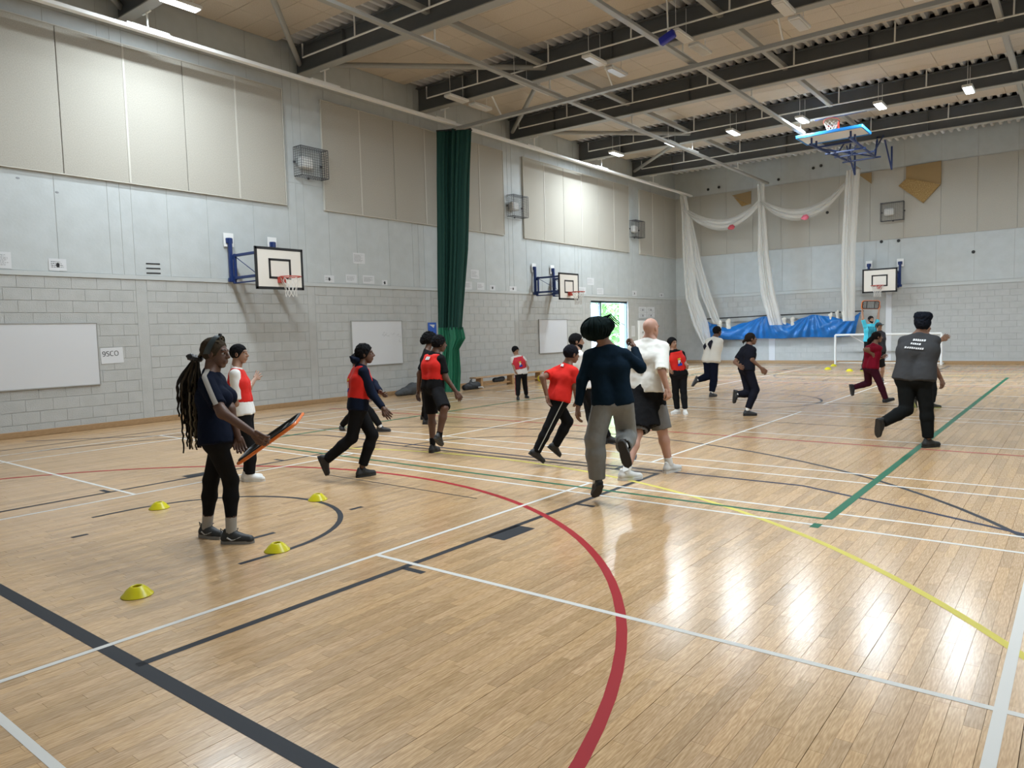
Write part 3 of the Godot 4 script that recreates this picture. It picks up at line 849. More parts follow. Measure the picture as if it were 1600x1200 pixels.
func build_ceiling() -> void:
	var root := structure("ceiling")
	var slab := MB.new()
	slab.box(Vector3((XL + XR) / 2, 8.98, (ZF + ZB) / 2), Vector3(XR - XL + 0.9, 0.3, ZB - ZF + 0.9))
	put("roof_slab", slab, mats.ceilgap, root)
	slab = MB.new()
	var field := MB.new()
	var made := 0
	var edges: Array = BEAMS.duplicate()
	edges.append(ZF + 0.3)
	for i in edges.size():
		var za: float = ZB if i == 0 else edges[i - 1] - 0.14
		var zb: float = edges[i] + 0.58
		var rows := int(ceil((za - zb) / 0.62))
		for r in rows:
			var z1 := za - r * 0.62
			var z2 := maxf(z1 - 0.62, zb)
			if z1 - z2 < 0.08:
				continue
			var x := -15.26
			while x < XR:
				var xa := maxf(x, XL + 0.02)
				var xb := minf(x + 1.2, XR - 0.02)
				var tone := rng.randf_range(0.94, 1.04)
				var size := Vector3(xb - xa - 0.008, 0.04, z1 - z2 - 0.008)
				var at := Vector3((xa + xb) / 2, 8.55, (z1 + z2) / 2)
				if size.x > 0.1:
					if i >= 1 and i <= 5 and xa < 1.0 and made < 300:
						made += 1
						var mb := MB.new()
						mb.col = Color(tone, tone, tone)
						mb.box(at, size, 0.004)
						put("ceiling_panel", mb, mats.ceilpanel, root).transform = roof
					else:
						field.col = Color(tone, tone, tone)
						field.box(at, size, 0.004)
				x += 1.2
		# exposed corrugated deck in front of each beam
		var dk := MB.new()
		var z0 := zb + 0.05
		var z9: float = edges[i] - 0.1
		var xx := XL + 0.05
		while xx < XR - 0.26:
			var ys := [8.70, 8.70, 8.57, 8.57, 8.70]
			var xs := [0.0, 0.09, 0.13, 0.21, 0.25]
			for k in 4:
				dk.quad(Vector3(xx + xs[k], ys[k], z0), Vector3(xx + xs[k + 1], ys[k + 1], z0), Vector3(xx + xs[k + 1], ys[k + 1], z9), Vector3(xx + xs[k], ys[k], z9), Vector3.DOWN)
			xx += 0.25
		put("deck_strip", dk, mats.deck, root).transform = roof
	put("ceiling_panel_field", field, mats.ceilpanel, root).set_meta("kind", "stuff")
	root.get_node("ceiling_panel_field").transform = roof
	var xm := (XL + XR) / 2
	var xl := XR - XL
	for z in BEAMS:
		var web := MB.new()
		web.box(Vector3(xm, 8.20, z), Vector3(xl, 0.64, 0.03))
		var bm := put("roof_beam", web, mats.beam, root)
		bm.transform = roof
		for y in [7.885, 8.53]:
			var fg := MB.new()
			fg.box(Vector3(xm, y, z), Vector3(xl, 0.025, 0.24), 0.004)
			put("flange", fg, mats.steel if y < 8.0 else mats.beam, bm)
		var xs := -13.2
		while xs < XR:
			var st := MB.new()
			st.box(Vector3(xs, 8.2, z + 0.06), Vector3(0.012, 0.62, 0.09))
			put("stiffener", st, mats.beam, bm)
			xs += 4.5
		# pale conduit clipped along the beam, with droppers from the deck
		var cd := MB.new()
		cd.tube([Vector3(XL + 0.55, 8.45, z + 0.24), Vector3(XL + 0.55, 8.14, z + 0.24), Vector3(XR - 0.2, 8.14, z + 0.24)], 0.021, 8)
		var xd := -12.6
		while xd < XR:
			cd.tube([Vector3(xd, 8.14, z + 0.24), Vector3(xd, 8.62, z + 0.24)], 0.02, 6)
			xd += 2.25
		put("conduit", cd, mats.white, root).transform = roof
	for i in BEAMS.size() - 1:
		for x in [-10.6, -6.12, -1.6]:
			var st := MB.new()
			st.bar(Vector3(x, 8.2, BEAMS[i] - 0.02), Vector3(x, 8.2, BEAMS[i + 1] + 0.02), 0.12, 0.12, 0.01)
			put("strut", st, mats.steel, root).transform = roof
	for b in [[-10.6, 0, -14.9, 1], [-10.6, 1, -14.9, 2], [-14.9, 2, -10.6, 3], [-10.6, 3, -14.9, 4], [-14.9, 4, -10.6, 5], [-10.6, 5, -14.9, 6]]:
		var br := MB.new()
		br.tube([Vector3(b[0], 8.15, BEAMS[b[1]]), Vector3(b[2], 8.15, BEAMS[b[3]])], 0.062, 10)
		put("brace", br, mats.steel, root).transform = roof


func build_lights() -> void:
	for row in [[-2.85, 0], [-6.95, 2], [-11.06, 0], [-15.12, 0], [-19.28, 0], [-23.44, 1], [-27.5, 0]]:
		for i in LIGHT_X.size():
			for side in 2:
				if row[0] > -5.0 or (row[0] == -11.06 or row[0] == -19.28 or row[0] == -27.5):
					continue
				var z: float = row[0] + (0.42 if side == 0 else (-0.27 if row[1] == 2 else -0.55))
				var lit: bool = (row[1] == 1 and side == 0) or (row[1] == 2 and side == 1)
				if row[1] != 0 and not lit:
					continue
				ceiling_light(Vector3(LIGHT_X[i], 7.80, z), lit, row[0], side, i)


func ceiling_light(at: Vector3, lit: bool, beam: float, side: int, i: int) -> void:
	var which: String = ["first", "second", "third", "fourth", "fifth", "sixth", "seventh", "eighth"][i]
	var label := "unlit pale strip light %s the beam over the curtain track, %s from the long wall" % ["before" if side == 0 else "behind", which]
	var group := "unlit strip lights before the beam" if side == 0 else "unlit strip lights behind the beam"
	if lit:
		label = "glowing strip light %s from the long wall in the row %s" % [which, "over the painted basketball key" if beam > -10.0 else "by the folded hoop"]
		group = "glowing strip lights over the key" if beam > -10.0 else "glowing strip lights by the folded hoop"
	var o := thing("ceiling_light", label, "light", roof * at, group)
	var body := MB.new()
	body.box(Vector3(0, 0.045, 0), Vector3(0.24, 0.07, 0.74), 0.012)
	put("housing", body, mats.fixture, o)
	var df := MB.new()
	df.box(Vector3(0, 0.004, 0), Vector3(0.19, 0.02, 0.68), 0.006)
	put("light_diffuser", df, mats.lit if lit else mats.diffuser, o)
	for s in [-1.0, 1.0]:
		var hg := MB.new()
		hg.tube([Vector3(0, 0.07, s * 0.25), Vector3(0, 0.68, s * 0.25)], 0.006, 5)
		put("hanger", hg, mats.white, o)
	if lit:
		var l := AreaLight3D.new()
		l.name = "glow"
		l.area_size = Vector2(0.19, 0.68)
		l.light_energy = 23.0 if beam > -10.0 else 27.0
		l.light_color = Color(0.905, 0.952, 0.985)
		l.area_range = 60.0
		l.area_attenuation = 2.0
		l.shadow_enabled = true
		o.add_child(l)
		l.position = Vector3(0, -0.03, 0)
		l.rotation_degrees = Vector3(-90, 0, 0)


func build_tracks() -> void:
	for t in [[-14.1, ZB - 0.3, -31.3, "pale net track running close along the long wall"], [-10.55, ZB - 0.3, -30.9, "pale net track over the middle of the hall, on the curtain side"], [-7.03, ZB - 0.3, -30.9, "pale net track running towards the folded hoop"]]:
		var o := thing("net_track", t[3], "track", Vector3(t[0], 7.5, 0), "ceiling net tracks")
		var mb := MB.new()
		mb.bar(Vector3(0, 0, t[1]), Vector3(0, 0, t[2]), 0.13, 0.07, 0.006)
		put("rail", mb, mats.white if t[0] < -14.0 else mats.steel, o)
		for z in BEAMS:
			var hg := MB.new()
			hg.bar(Vector3(0, 0.03, z - 0.1), Vector3(0, 0.35, z - 0.1), 0.03, 0.03)
			hg.bar(Vector3(-0.16, 0.355, z - 0.1), Vector3(0.16, 0.355, z - 0.1), 0.03, 0.025)
			hg.bar(Vector3(0, 0.05, z - 0.5), Vector3(0, 0.05, z + 0.3), 0.09, 0.05)
			put("hanger", hg, mats.white, o)
	var c := thing("curtain_track", "pale track crossing the hall above the green curtain", "track", Vector3(0, 7.37, -15.62))
	var cm := MB.new()
	cm.bar(Vector3(XL + 0.25, 0, 0), Vector3(XR - 0.2, 0, 0), 0.14, 0.09, 0.006)
	put("rail", cm, mats.steel, c)
	for x in [-12.4, -9.0, -5.0, -1.5]:
		var hg := MB.new()
		hg.bar(Vector3(x, 0, 0), Vector3(x, 0.45, 0.4), 0.03, 0.03)
		put("hanger", hg, mats.white, c)


# ---------------------------------------------------------------- things on the walls
func build_wall_panels() -> void:
	var labels := ["cream acoustic panel bank above the first whiteboard and 9SCO sign", "cream acoustic panel bank behind the green curtain", "cream acoustic panel bank above the hoop by the open door", "short cream acoustic panel bank in the far corner"]
	var banks := [[-3.35, -10.53, 6], [-11.66, -18.78, 6], [-19.87, -27.02, 6], [-27.98, -31.45, 3]]
	for i in 4:
		var b: Array = banks[i]
		var o := thing("acoustic_panel", labels[i], "wall panel", Vector3(XL, 4.79, (b[0] + b[1]) / 2), "cream acoustic panels")
		var w: float = (b[0] - b[1]) / b[2]
		for k in b[2]:
			var mb := MB.new()
			var t := rng.randf_range(0.975, 1.015)
			mb.col = Color(t, t, t)
			mb.box(Vector3(0.03, 1.34, (b[0] - b[1]) / 2 - w * (k + 0.5)), Vector3(0.05, 2.66, w - 0.012), 0.006)
			put("panel_board", mb, mats.cream, o)
			if k > 0 and k % 2 == 1:
				var st := MB.new()
				st.box(Vector3(0.06, 1.34, (b[0] - b[1]) / 2 - w * k), Vector3(0.012, 2.66, 0.04), 0.003)
				put("cover_strip", st, mats.creamtrim, o)
		var fr := MB.new()
		for y in [0.0, 2.68]:
			fr.box(Vector3(0.032, y, 0), Vector3(0.062, 0.02, b[0] - b[1] + 0.03), 0.003)
		for s in [-1.0, 1.0]:
			fr.box(Vector3(0.032, 1.34, s * ((b[0] - b[1]) / 2 + 0.01)), Vector3(0.062, 2.68, 0.02), 0.003)
		put("edge_trim", fr, mats.creamtrim, o)


func cage(at: Vector3, turn: float, label: String) -> void:
	var o := thing("wire_cage", label, "wire cage", at, "wire guards on the walls")
	o.rotation.y = turn
	var w := 0.78
	var h := 0.68
	var d := 0.3
	var wires := MB.new()
	var n := 12
	for i in n + 1:
		var x := lerpf(-w / 2, w / 2, float(i) / n)
		var y := lerpf(-h / 2, h / 2, float(i) / n)
		var t := 0.012 if i == 0 or i == n else 0.0055
		wires.bar(Vector3(x, -h / 2, d), Vector3(x, h / 2, d), t, t)
		wires.bar(Vector3(-w / 2, y, d), Vector3(w / 2, y, d), t, t)
		for s in [-1.0, 1.0]:
			wires.bar(Vector3(x, s * h / 2, 0.0), Vector3(x, s * h / 2, d), t, t)
			wires.bar(Vector3(s * w / 2, y, 0.0), Vector3(s * w / 2, y, d), t, t)
	for i in 5:
		var z := d * i / 4.0
		for s in [-1.0, 1.0]:
			wires.bar(Vector3(-w / 2, s * h / 2, z), Vector3(w / 2, s * h / 2, z), 0.006, 0.006)
			wires.bar(Vector3(s * w / 2, -h / 2, z), Vector3(s * w / 2, h / 2, z), 0.006, 0.006)
	put("wire_mesh", wires, mats.wire, o)
	var bx := MB.new()
	bx.box(Vector3(-0.12, 0.0, 0.09), Vector3(0.34, 0.26, 0.16), 0.03)
	put("guarded_box", bx, mats.white, o)
	for p in [Vector3(w / 2, 0, 0.02), Vector3(-w / 2, 0, 0.02), Vector3(0, -h / 2, 0.02)]:
		var lg := MB.new()
		lg.lathe([Vector2(0, -0.03), Vector2(0.03, -0.02), Vector2(0.03, 0.02), Vector2(0, 0.03)], 10, p)
		put("fixing", lg, mats.wire, o)


func sheet_on_wall(called: String, label: String, cat: String, y0: float, y1: float, z0: float, z1: float, m: String, t := 0.004, group := "") -> Node3D:
	var o := thing(called, label, cat, Vector3(XL + 0.004, y0, (z0 + z1) / 2), group)
	var mb := MB.new()
	mb.box(Vector3(t / 2, (y1 - y0) / 2, 0), Vector3(t, y1 - y0, absf(z1 - z0)), minf(0.002, t * 0.3))
	put("sheet", mb, mats[m], o)
	return o


# rows of short strokes as illegible small print
func small_print(o: Node3D, w: float, y0: float, y1: float, rows: int, seed_: int, blob := false, lift := 0.0062) -> void:
	var r := RandomNumberGenerator.new()
	r.seed = seed_
	var mb := MB.new()
	for k in rows:
		var y := lerpf(y1, y0, (k + 0.5) / rows)
		var z := w / 2
		var stop := -w / 2 + r.randf() * w * 0.4
		while z > stop:
			var l := r.randf_range(0.015, 0.05)
			var zb := maxf(z - l, stop)
			mb.quad(Vector3(lift, y - 0.004, z), Vector3(lift, y - 0.004, zb), Vector3(lift, y + 0.004, zb), Vector3(lift, y + 0.004, z), Vector3.RIGHT)
			z -= l + 0.012
	if blob:
		var c := Vector2(-w * 0.02, (y0 + y1) * 0.45)
		for k in 10:
			var a := TAU * k / 10.0
			var b := TAU * (k + 1) / 10.0
			mb.tri(Vector3(lift, c.y, c.x), Vector3(lift, c.y + cos(a) * 0.045, c.x + sin(a) * 0.03), Vector3(lift, c.y + cos(b) * 0.045, c.x + sin(b) * 0.03), Vector3.RIGHT)
	put("print", mb, mats.ink if blob else mats.print, o)


func build_wall_things() -> void:
	cage(Vector3(XL + 0.03, 5.84, -11.2), PI / 2, "wire cage on the wall between the first two panel banks")
	cage(Vector3(XL + 0.03, 5.75, -19.35), PI / 2, "wire cage on the wall right of the green curtain")
	cage(Vector3(XL + 0.03, 5.76, -27.5), PI / 2, "wire cage on the wall above the right of the door")
	cage(Vector3(-5.94, 5.83, ZF + 0.045), 0.0, "wire cage on the far wall below the torn board")
	# whiteboards
	var wl := ["large whiteboard beside the 9SCO sign", "whiteboard with faint pen marks behind the walking child", "blank whiteboard between the bench and the open door"]
	var wz := [[-4.3, -6.14], [-12.34, -14.12], [-20.6, -22.35]]
	for i in 3:
		var z0: float = wz[i][0]
		var z1: float = wz[i][1]
		var o := thing("whiteboard", wl[i], "whiteboard", Vector3(XL, 0.86, (z0 + z1) / 2), "whiteboards on the long wall")
		var w := z0 - z1
		var mb := MB.new()
		mb.box(Vector3(0.018, 0.59, 0), Vector3(0.02, 1.16, w - 0.02), 0.002)
		put("writing_surface", mb, mats.whitesheet, o)
		var fr := MB.new()
		for y in [0.0, 1.18]:
			fr.box(Vector3(0.02, y, 0), Vector3(0.034, 0.022, w), 0.003)
		for s in [-1.0, 1.0]:
			fr.box(Vector3(0.02, 0.59, s * w / 2), Vector3(0.034, 1.2, 0.022), 0.003)
		put("frame", fr, mats.steel, o)
		if i == 1:
			var pm := MB.new()
			var r := RandomNumberGenerator.new()
			r.seed = 3
			for k in 26:
				var z := -0.15 - r.randf() * 0.6
				var y := 0.74 + r.randf() * 0.12 if k < 20 else 0.55 + r.randf() * 0.2
				if k >= 20:
					z = -0.8 + r.randf() * 0.05
				pm.bar(Vector3(0.0295, y, z), Vector3(0.0295, y + r.randf_range(-0.03, 0.03), z - 0.04), 0.008, 0.002)
			put("pen_marks", pm, mats.print, o)
	# the 9SCO sheet
	var s9 := sheet_on_wall("paper_sign", "white paper sign reading 9SCO beside the large whiteboard", "sign", 1.25, 1.56, -6.19, -6.61, "paper")
	s9.rotation.x = 0.03
	var tm := TextMesh.new()
	tm.text = "9SCO"
	tm.font_size = 32
	tm.pixel_size = 0.0041
	tm.depth = 0.002
	var fnt := SystemFont.new()
	fnt.font_names = PackedStringArray(["Droid Sans"])
	tm.font = fnt
	var tx := MeshInstance3D.new()
	tx.mesh = tm
	tx.material_override = mats.ink
	tx.name = "lettering"
	s9.add_child(tx)
	tx.position = Vector3(0.0055, 0.19, 0.03)
	tx.rotation.y = PI / 2
	# small notices along the ledge
	var i := 0
	for p in [[3.01, 3.30, -4.5, -4.8, 9, false, "paper notice above the large whiteboard, full of writing"], [3.01, 3.23, -5.39, -5.69, 4, true, "paper notice with a small portrait above the large whiteboard"],
			[3.53, 3.81, -12.5, -12.9, 10, false, "paper notice highest of those above the second whiteboard"], [3.01, 3.19, -11.56, -11.87, 2, true, "small paper notice with a dark figure right of the first hoop"],
			[3.03, 3.24, -12.24, -12.6, 6, false, "shiny paper notice above the second whiteboard, left of a pair"], [3.02, 3.24, -12.8, -13.2, 8, false, "wide paper notice above the second whiteboard, right of a pair"],
			[3.0, 3.14, -13.46, -13.66, 1, true, "smallest paper notice above the second whiteboard with a figure"], [3.32, 3.60, -17.1, -17.5, 8, false, "paper notice highest of those right of the green curtain"],
			[2.99, 3.22, -16.78, -17.15, 7, false, "paper notice next to the green curtain on the ledge"], [2.99, 3.21, -17.38, -17.74, 6, false, "paper notice second from the green curtain on the ledge"],
			[2.99, 3.15, -18.0, -18.28, 2, true, "small paper notice with a figure right of the curtain notices"], [2.99, 3.15, -19.02, -19.4, 1, true, "small paper notice left of the second hoop's posts"],
			[3.35, 3.62, -23.8, -24.3, 6, false, "faint paper notice above the open door"], [3.0, 3.25, -23.2, -23.7, 5, false, "faint paper notice on the ledge left over the door"],
			[3.0, 3.25, -24.5, -25.0, 5, false, "faint paper notice on the ledge over the door post"], [3.0, 3.22, -27.3, -27.7, 2, true, "small notice on the ledge right over the door"], [3.0, 3.18, -29.8, -30.2, 2, true, "small notice on the ledge near the far corner"]]:
		var o := sheet_on_wall("paper_notice", p[6], "notice", p[0], p[1], p[2], p[3], "paper", 0.004, "paper notices on the ledge")
		small_print(o, absf(p[2] - p[3]) - 0.08, 0.05, p[1] - p[0] - 0.04, p[4], 40 + i, p[5])
		i += 1
	# posters by the door
	for p in [[2.33, 2.55, -27.86, -28.55, "illustrated poster by the door, top left of four"], [2.33, 2.55, -28.6, -29.3, "illustrated poster by the door, top right of four"], [2.09, 2.31, -27.86, -28.55, "illustrated poster by the door, bottom left of four"], [2.09, 2.31, -28.6, -29.3, "illustrated poster by the door, bottom right of four"]]:
		var o := sheet_on_wall("poster", p[4], "poster", p[0], p[1], p[2], p[3], "paper", 0.004, "four posters by the door")
		small_print(o, 0.55, 0.03, 0.18, 4, 70 + i, true)
		i += 1
	var cab := sheet_on_wall("wall_cabinet", "pale flat wall cabinet below the posters by the door", "cabinet", 0.35, 1.97, -27.75, -28.9, "white", 0.09)
	var cl := MB.new()
	for y in [0.9, 1.12]:
		cl.box(Vector3(0.1, y, 0.3), Vector3(0.03, 0.07, 0.09), 0.006)
	put("latch", cl, mats.steel, cab)
	var pk := sheet_on_wall("paper_notice", "pinkish paper notice between the door and the cabinet", "notice", 1.3, 1.75, -27.2, -27.5, "paper", 0.004, "paper notices on the ledge")
	small_print(pk, 0.22, 0.05, 0.4, 8, 99)
	# three strips of black tape
	for k in 3:
		var tp := thing("tape_strip", ["top strip of black tape left of the first hoop", "middle strip of black tape left of the first hoop", "lowest strip of black tape left of the first hoop"][k], "tape", Vector3(XL, [3.235, 3.14, 3.045][k], -7.31), "black tape strips on the wall")
		var mb := MB.new()
		mb.box(Vector3(0.004, 0, 0), Vector3(0.004, 0.026, 0.29), 0.001, Basis(Vector3.RIGHT, 0.02))
		put("strip", mb, mats.ink, tp)
	# blue sign by the curtain
	var bs := sheet_on_wall("blue_sign", "small blue sign on the wall behind the green curtain", "sign", 1.62, 1.98, -15.16, -15.5, "bluesign", 0.012)
	var ba := MB.new()
	ba.tri(Vector3(0.0135, 0.3, 0.12), Vector3(0.0135, 0.3, -0.1), Vector3(0.0135, 0.2, -0.06), Vector3.RIGHT)
	put("mark", ba, mats.paper, bs)
	# torn far-wall boards with the sheathing showing
	var fr := Transform3D(Basis(), Vector3(0, 0, 0))
	var k2 := 0
	for p in [[[Vector2(-5.51, 7.0), Vector2(-4.35, 6.66), Vector2(-4.35, 7.5), Vector2(-5.51, 7.46)], "shaded_board", 0.022, "sheathing painted shade brown above the torn flap on the far wall"],
			[[Vector2(-5.76, 6.78), Vector2(-4.92, 6.03), Vector2(-4.36, 6.64), Vector2(-5.48, 7.03)], "osb", 0.06, "folded down diamond of chipboard below the brown sheathing"],
			[[Vector2(-12.3, 7.3), Vector2(-11.46, 6.82), Vector2(-11.45, 7.38)], "shaded_board", 0.022, "brown triangle of bare sheathing behind the white nets"],
			[[Vector2(-12.2, 7.22), Vector2(-11.85, 6.78), Vector2(-11.5, 6.84)], "osb", 0.05, "small chipboard flap below the brown triangle behind the nets"],
			[[Vector2(-7.2, 7.44), Vector2(-6.71, 7.0), Vector2(-6.71, 7.44)], "shaded_board", 0.022, "small brown bare triangle beside the last white net"]]:
		var o := thing("torn_board", p[3], "board", Vector3(0, 0, ZF + 0.04))
		var mb := MB.new()
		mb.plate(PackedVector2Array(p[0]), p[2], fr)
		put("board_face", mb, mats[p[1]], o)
		k2 += 1
	# dark pock marks in the far-wall boards
	k2 = 0
	for p in [Vector2(-3.3, 4.08), Vector2(-5.75, 4.72), Vector2(-8.35, 6.1), Vector2(-10.95, 3.2), Vector2(-6.35, 4.74), Vector2(-13.4, 7.72), Vector2(-12.9, 7.75), Vector2(-10.3, 7.7), Vector2(-8.9, 7.95), Vector2(-8.6, 8.0)]:
		var o := thing("wall_plug", "small black plug in the far wall, " + ["right of the far hoop's post", "above the far hoop's post", "under the right net swag", "beside the middle cricket net", "above the far hoop's board", "highest left over the left net", "second over the left net swag", "over the middle cricket net", "left of the folded hoop frame", "just under the folded hoop frame"][k2], "plug", Vector3(p.x, p.y, ZF), "black plugs in the far wall")
		var mb := MB.new()
		mb.lathe([Vector2(0.06, 0), Vector2(0.055, 0.02), Vector2(0.0, 0.025)], 12, Vector3(0, 0, 0.012), Basis(Vector3.RIGHT, PI / 2))
		put("cap", mb, mats.black, o)
		k2 += 1
	for p in [[4.62, -5.0], [4.45, -5.62]]:
		var o := thing("wall_dent", "dark dent in the painted boards, %s of two above the large whiteboard" % ("higher" if p[0] > 4.5 else "lower"), "dent", Vector3(XL, p[0], p[1]), "dents in the painted boards")
		var mb := MB.new()
		mb.lathe([Vector2(0.035, 0), Vector2(0.02, 0.006), Vector2(0.0, 0.007)], 9, Vector3(0.001, 0, 0), Basis(Vector3(0, 0, 1), -PI / 2) * Basis.from_scale(Vector3(0.6, 1, 1)))
		put("mark", mb, mats.print, o)


# ---------------------------------------------------------------- hoops
func hoop_net(o: Node3D, c: Vector3, r: float, length: float, down := Vector3.DOWN, called := "net") -> void:
	var mb := MB.new()
	var s := down.cross(Vector3(0.3, 0.1, 0.9)).normalized()
	var t := down.cross(s)
	var n := 10
	var rows := 5
	var at := func(i: int, k: float) -> Vector3:
		var f := float(i) / rows
		var rr := r * lerpf(1.0, 0.52, minf(1.0, f * 1.5)) if f < 0.67 else r * lerpf(0.52, 0.6, (f - 0.67) * 3.0)
		var a := TAU * k / n
		return c + down * length * f + (s * cos(a) + t * sin(a)) * rr
	for i in rows:
		for k in n:
			var a: float = k + 0.5 * (i % 2)
			mb.tube([at.call(i, a), at.call(i + 1, a + 0.5)], 0.0048, 5, false, -1, false)
			mb.tube([at.call(i, a), at.call(i + 1, a - 0.5)], 0.0048, 5, false, -1, false)
	put(called, mb, mats.cord, o)


func wall_hoop(at: Vector3, turn: float, reach: float, label: String) -> void:
	# origin at the middle of the board; -z goes back to the wall
	var o := thing("basketball_hoop", label, "basketball hoop", at, "wall hung basketball hoops")
	o.rotation.y = turn
	var mb := MB.new()
	mb.box(Vector3(0, 0, 0), Vector3(1.2, 0.9, 0.024), 0.004)
	var bd := put("backboard", mb, mats.boardwhite, o)
	for e in [[Vector3(0, 0.425, 0), Vector3(1.2, 0.052, 0)], [Vector3(0, -0.425, 0), Vector3(1.2, 0.052, 0)], [Vector3(-0.575, 0, 0), Vector3(0.052, 0.9, 0)], [Vector3(0.575, 0, 0), Vector3(0.052, 0.9, 0)]]:
		var b := MB.new()
		b.box(e[0], e[1] + Vector3(0.006, 0.006, 0.034), 0.004)
		put("border", b, mats.black, bd)
	for e in [[Vector3(0, 0.19, 0.0135), Vector3(0.56, 0.05, 0.004)], [Vector3(0, -0.2, 0.0135), Vector3(0.56, 0.05, 0.004)], [Vector3(-0.255, 0, 0.0135), Vector3(0.05, 0.4, 0.004)], [Vector3(0.255, 0, 0.0135), Vector3(0.05, 0.4, 0.004)]]:
		var b := MB.new()
		b.box(e[0], e[1])
		put("target_line", b, mats.black, bd)
	var br := MB.new()
	br.box(Vector3(0, -0.25, 0.06), Vector3(0.16, 0.13, 0.1), 0.01)
	br.bar(Vector3(-0.06, -0.2, 0.1), Vector3(-0.1, -0.2, 0.22), 0.025, 0.02)
	br.bar(Vector3(0.06, -0.2, 0.1), Vector3(0.1, -0.2, 0.22), 0.025, 0.02)
	put("bracket", br, mats.rim, o)
	var ring := []
	for k in 32:
		var a := TAU * k / 32.0
		ring.append(Vector3(cos(a) * 0.225, -0.2, 0.375 + sin(a) * 0.225))
	var rm := MB.new()
	rm.tube(ring, 0.011, 8, true)
	put("rim", rm, mats.rim, o)
	hoop_net(o, Vector3(0, -0.21, 0.375), 0.215, 0.42)
	for s in [-1.0, 1.0]:
		var x: float = s * 0.55
		var fr := MB.new()
		fr.bar(Vector3(x, -0.24, -reach + 0.05), Vector3(x, 0.72, -reach + 0.05), 0.075, 0.075, 0.008)
		fr.box(Vector3(x, 0.66, -reach + 0.03), Vector3(0.15, 0.12, 0.06), 0.01)
		fr.box(Vector3(x, -0.2, -reach + 0.03), Vector3(0.13, 0.09, 0.06), 0.01)
		put("wall_post", fr, mats.blueframe, o)
		var pl := MB.new()
		pl.box(Vector3(x, 0.68, -reach + 0.008), Vector3(0.24, 0.3, 0.012), 0.003)
		put("wall_plate", pl, mats.white, o)
		var sw := MB.new()
		var xi: float = s * 0.5
		var za := -reach + 0.14
		sw.bar(Vector3(xi, 0.33, za), Vector3(xi, 0.33, -0.06), 0.05, 0.06, 0.006)
		sw.bar(Vector3(xi, -0.16, za), Vector3(xi, -0.16, -0.06), 0.05, 0.06, 0.006)
		sw.bar(Vector3(xi, -0.2, za), Vector3(xi, 0.37, za), 0.06, 0.05, 0.006)
		sw.bar(Vector3(xi, -0.2, -0.06), Vector3(xi, 0.37, -0.06), 0.06, 0.05, 0.006)
		sw.tube([Vector3(xi, 0.3, za + 0.03), Vector3(xi, -0.13, -0.09)], 0.009, 6)
		sw.bar(Vector3(xi, -0.27, za - 0.06), Vector3(xi, -0.27, -0.06), 0.03, 0.03, 0.004)
		sw.box(Vector3(xi, 0.3, za - 0.05), Vector3(0.06, 0.1, 0.08), 0.008)
		sw.box(Vector3(xi, -0.2, za - 0.05), Vector3(0.06, 0.16, 0.08), 0.008)
		put("swing_arm", sw, mats.blueframe, o)
	var tie := MB.new()
	for y in [0.33, -0.16]:
		tie.bar(Vector3(-0.5, y, -0.05), Vector3(0.5, y, -0.05), 0.05, 0.05, 0.006)
	put("cross_bar", tie, mats.blueframe, o)


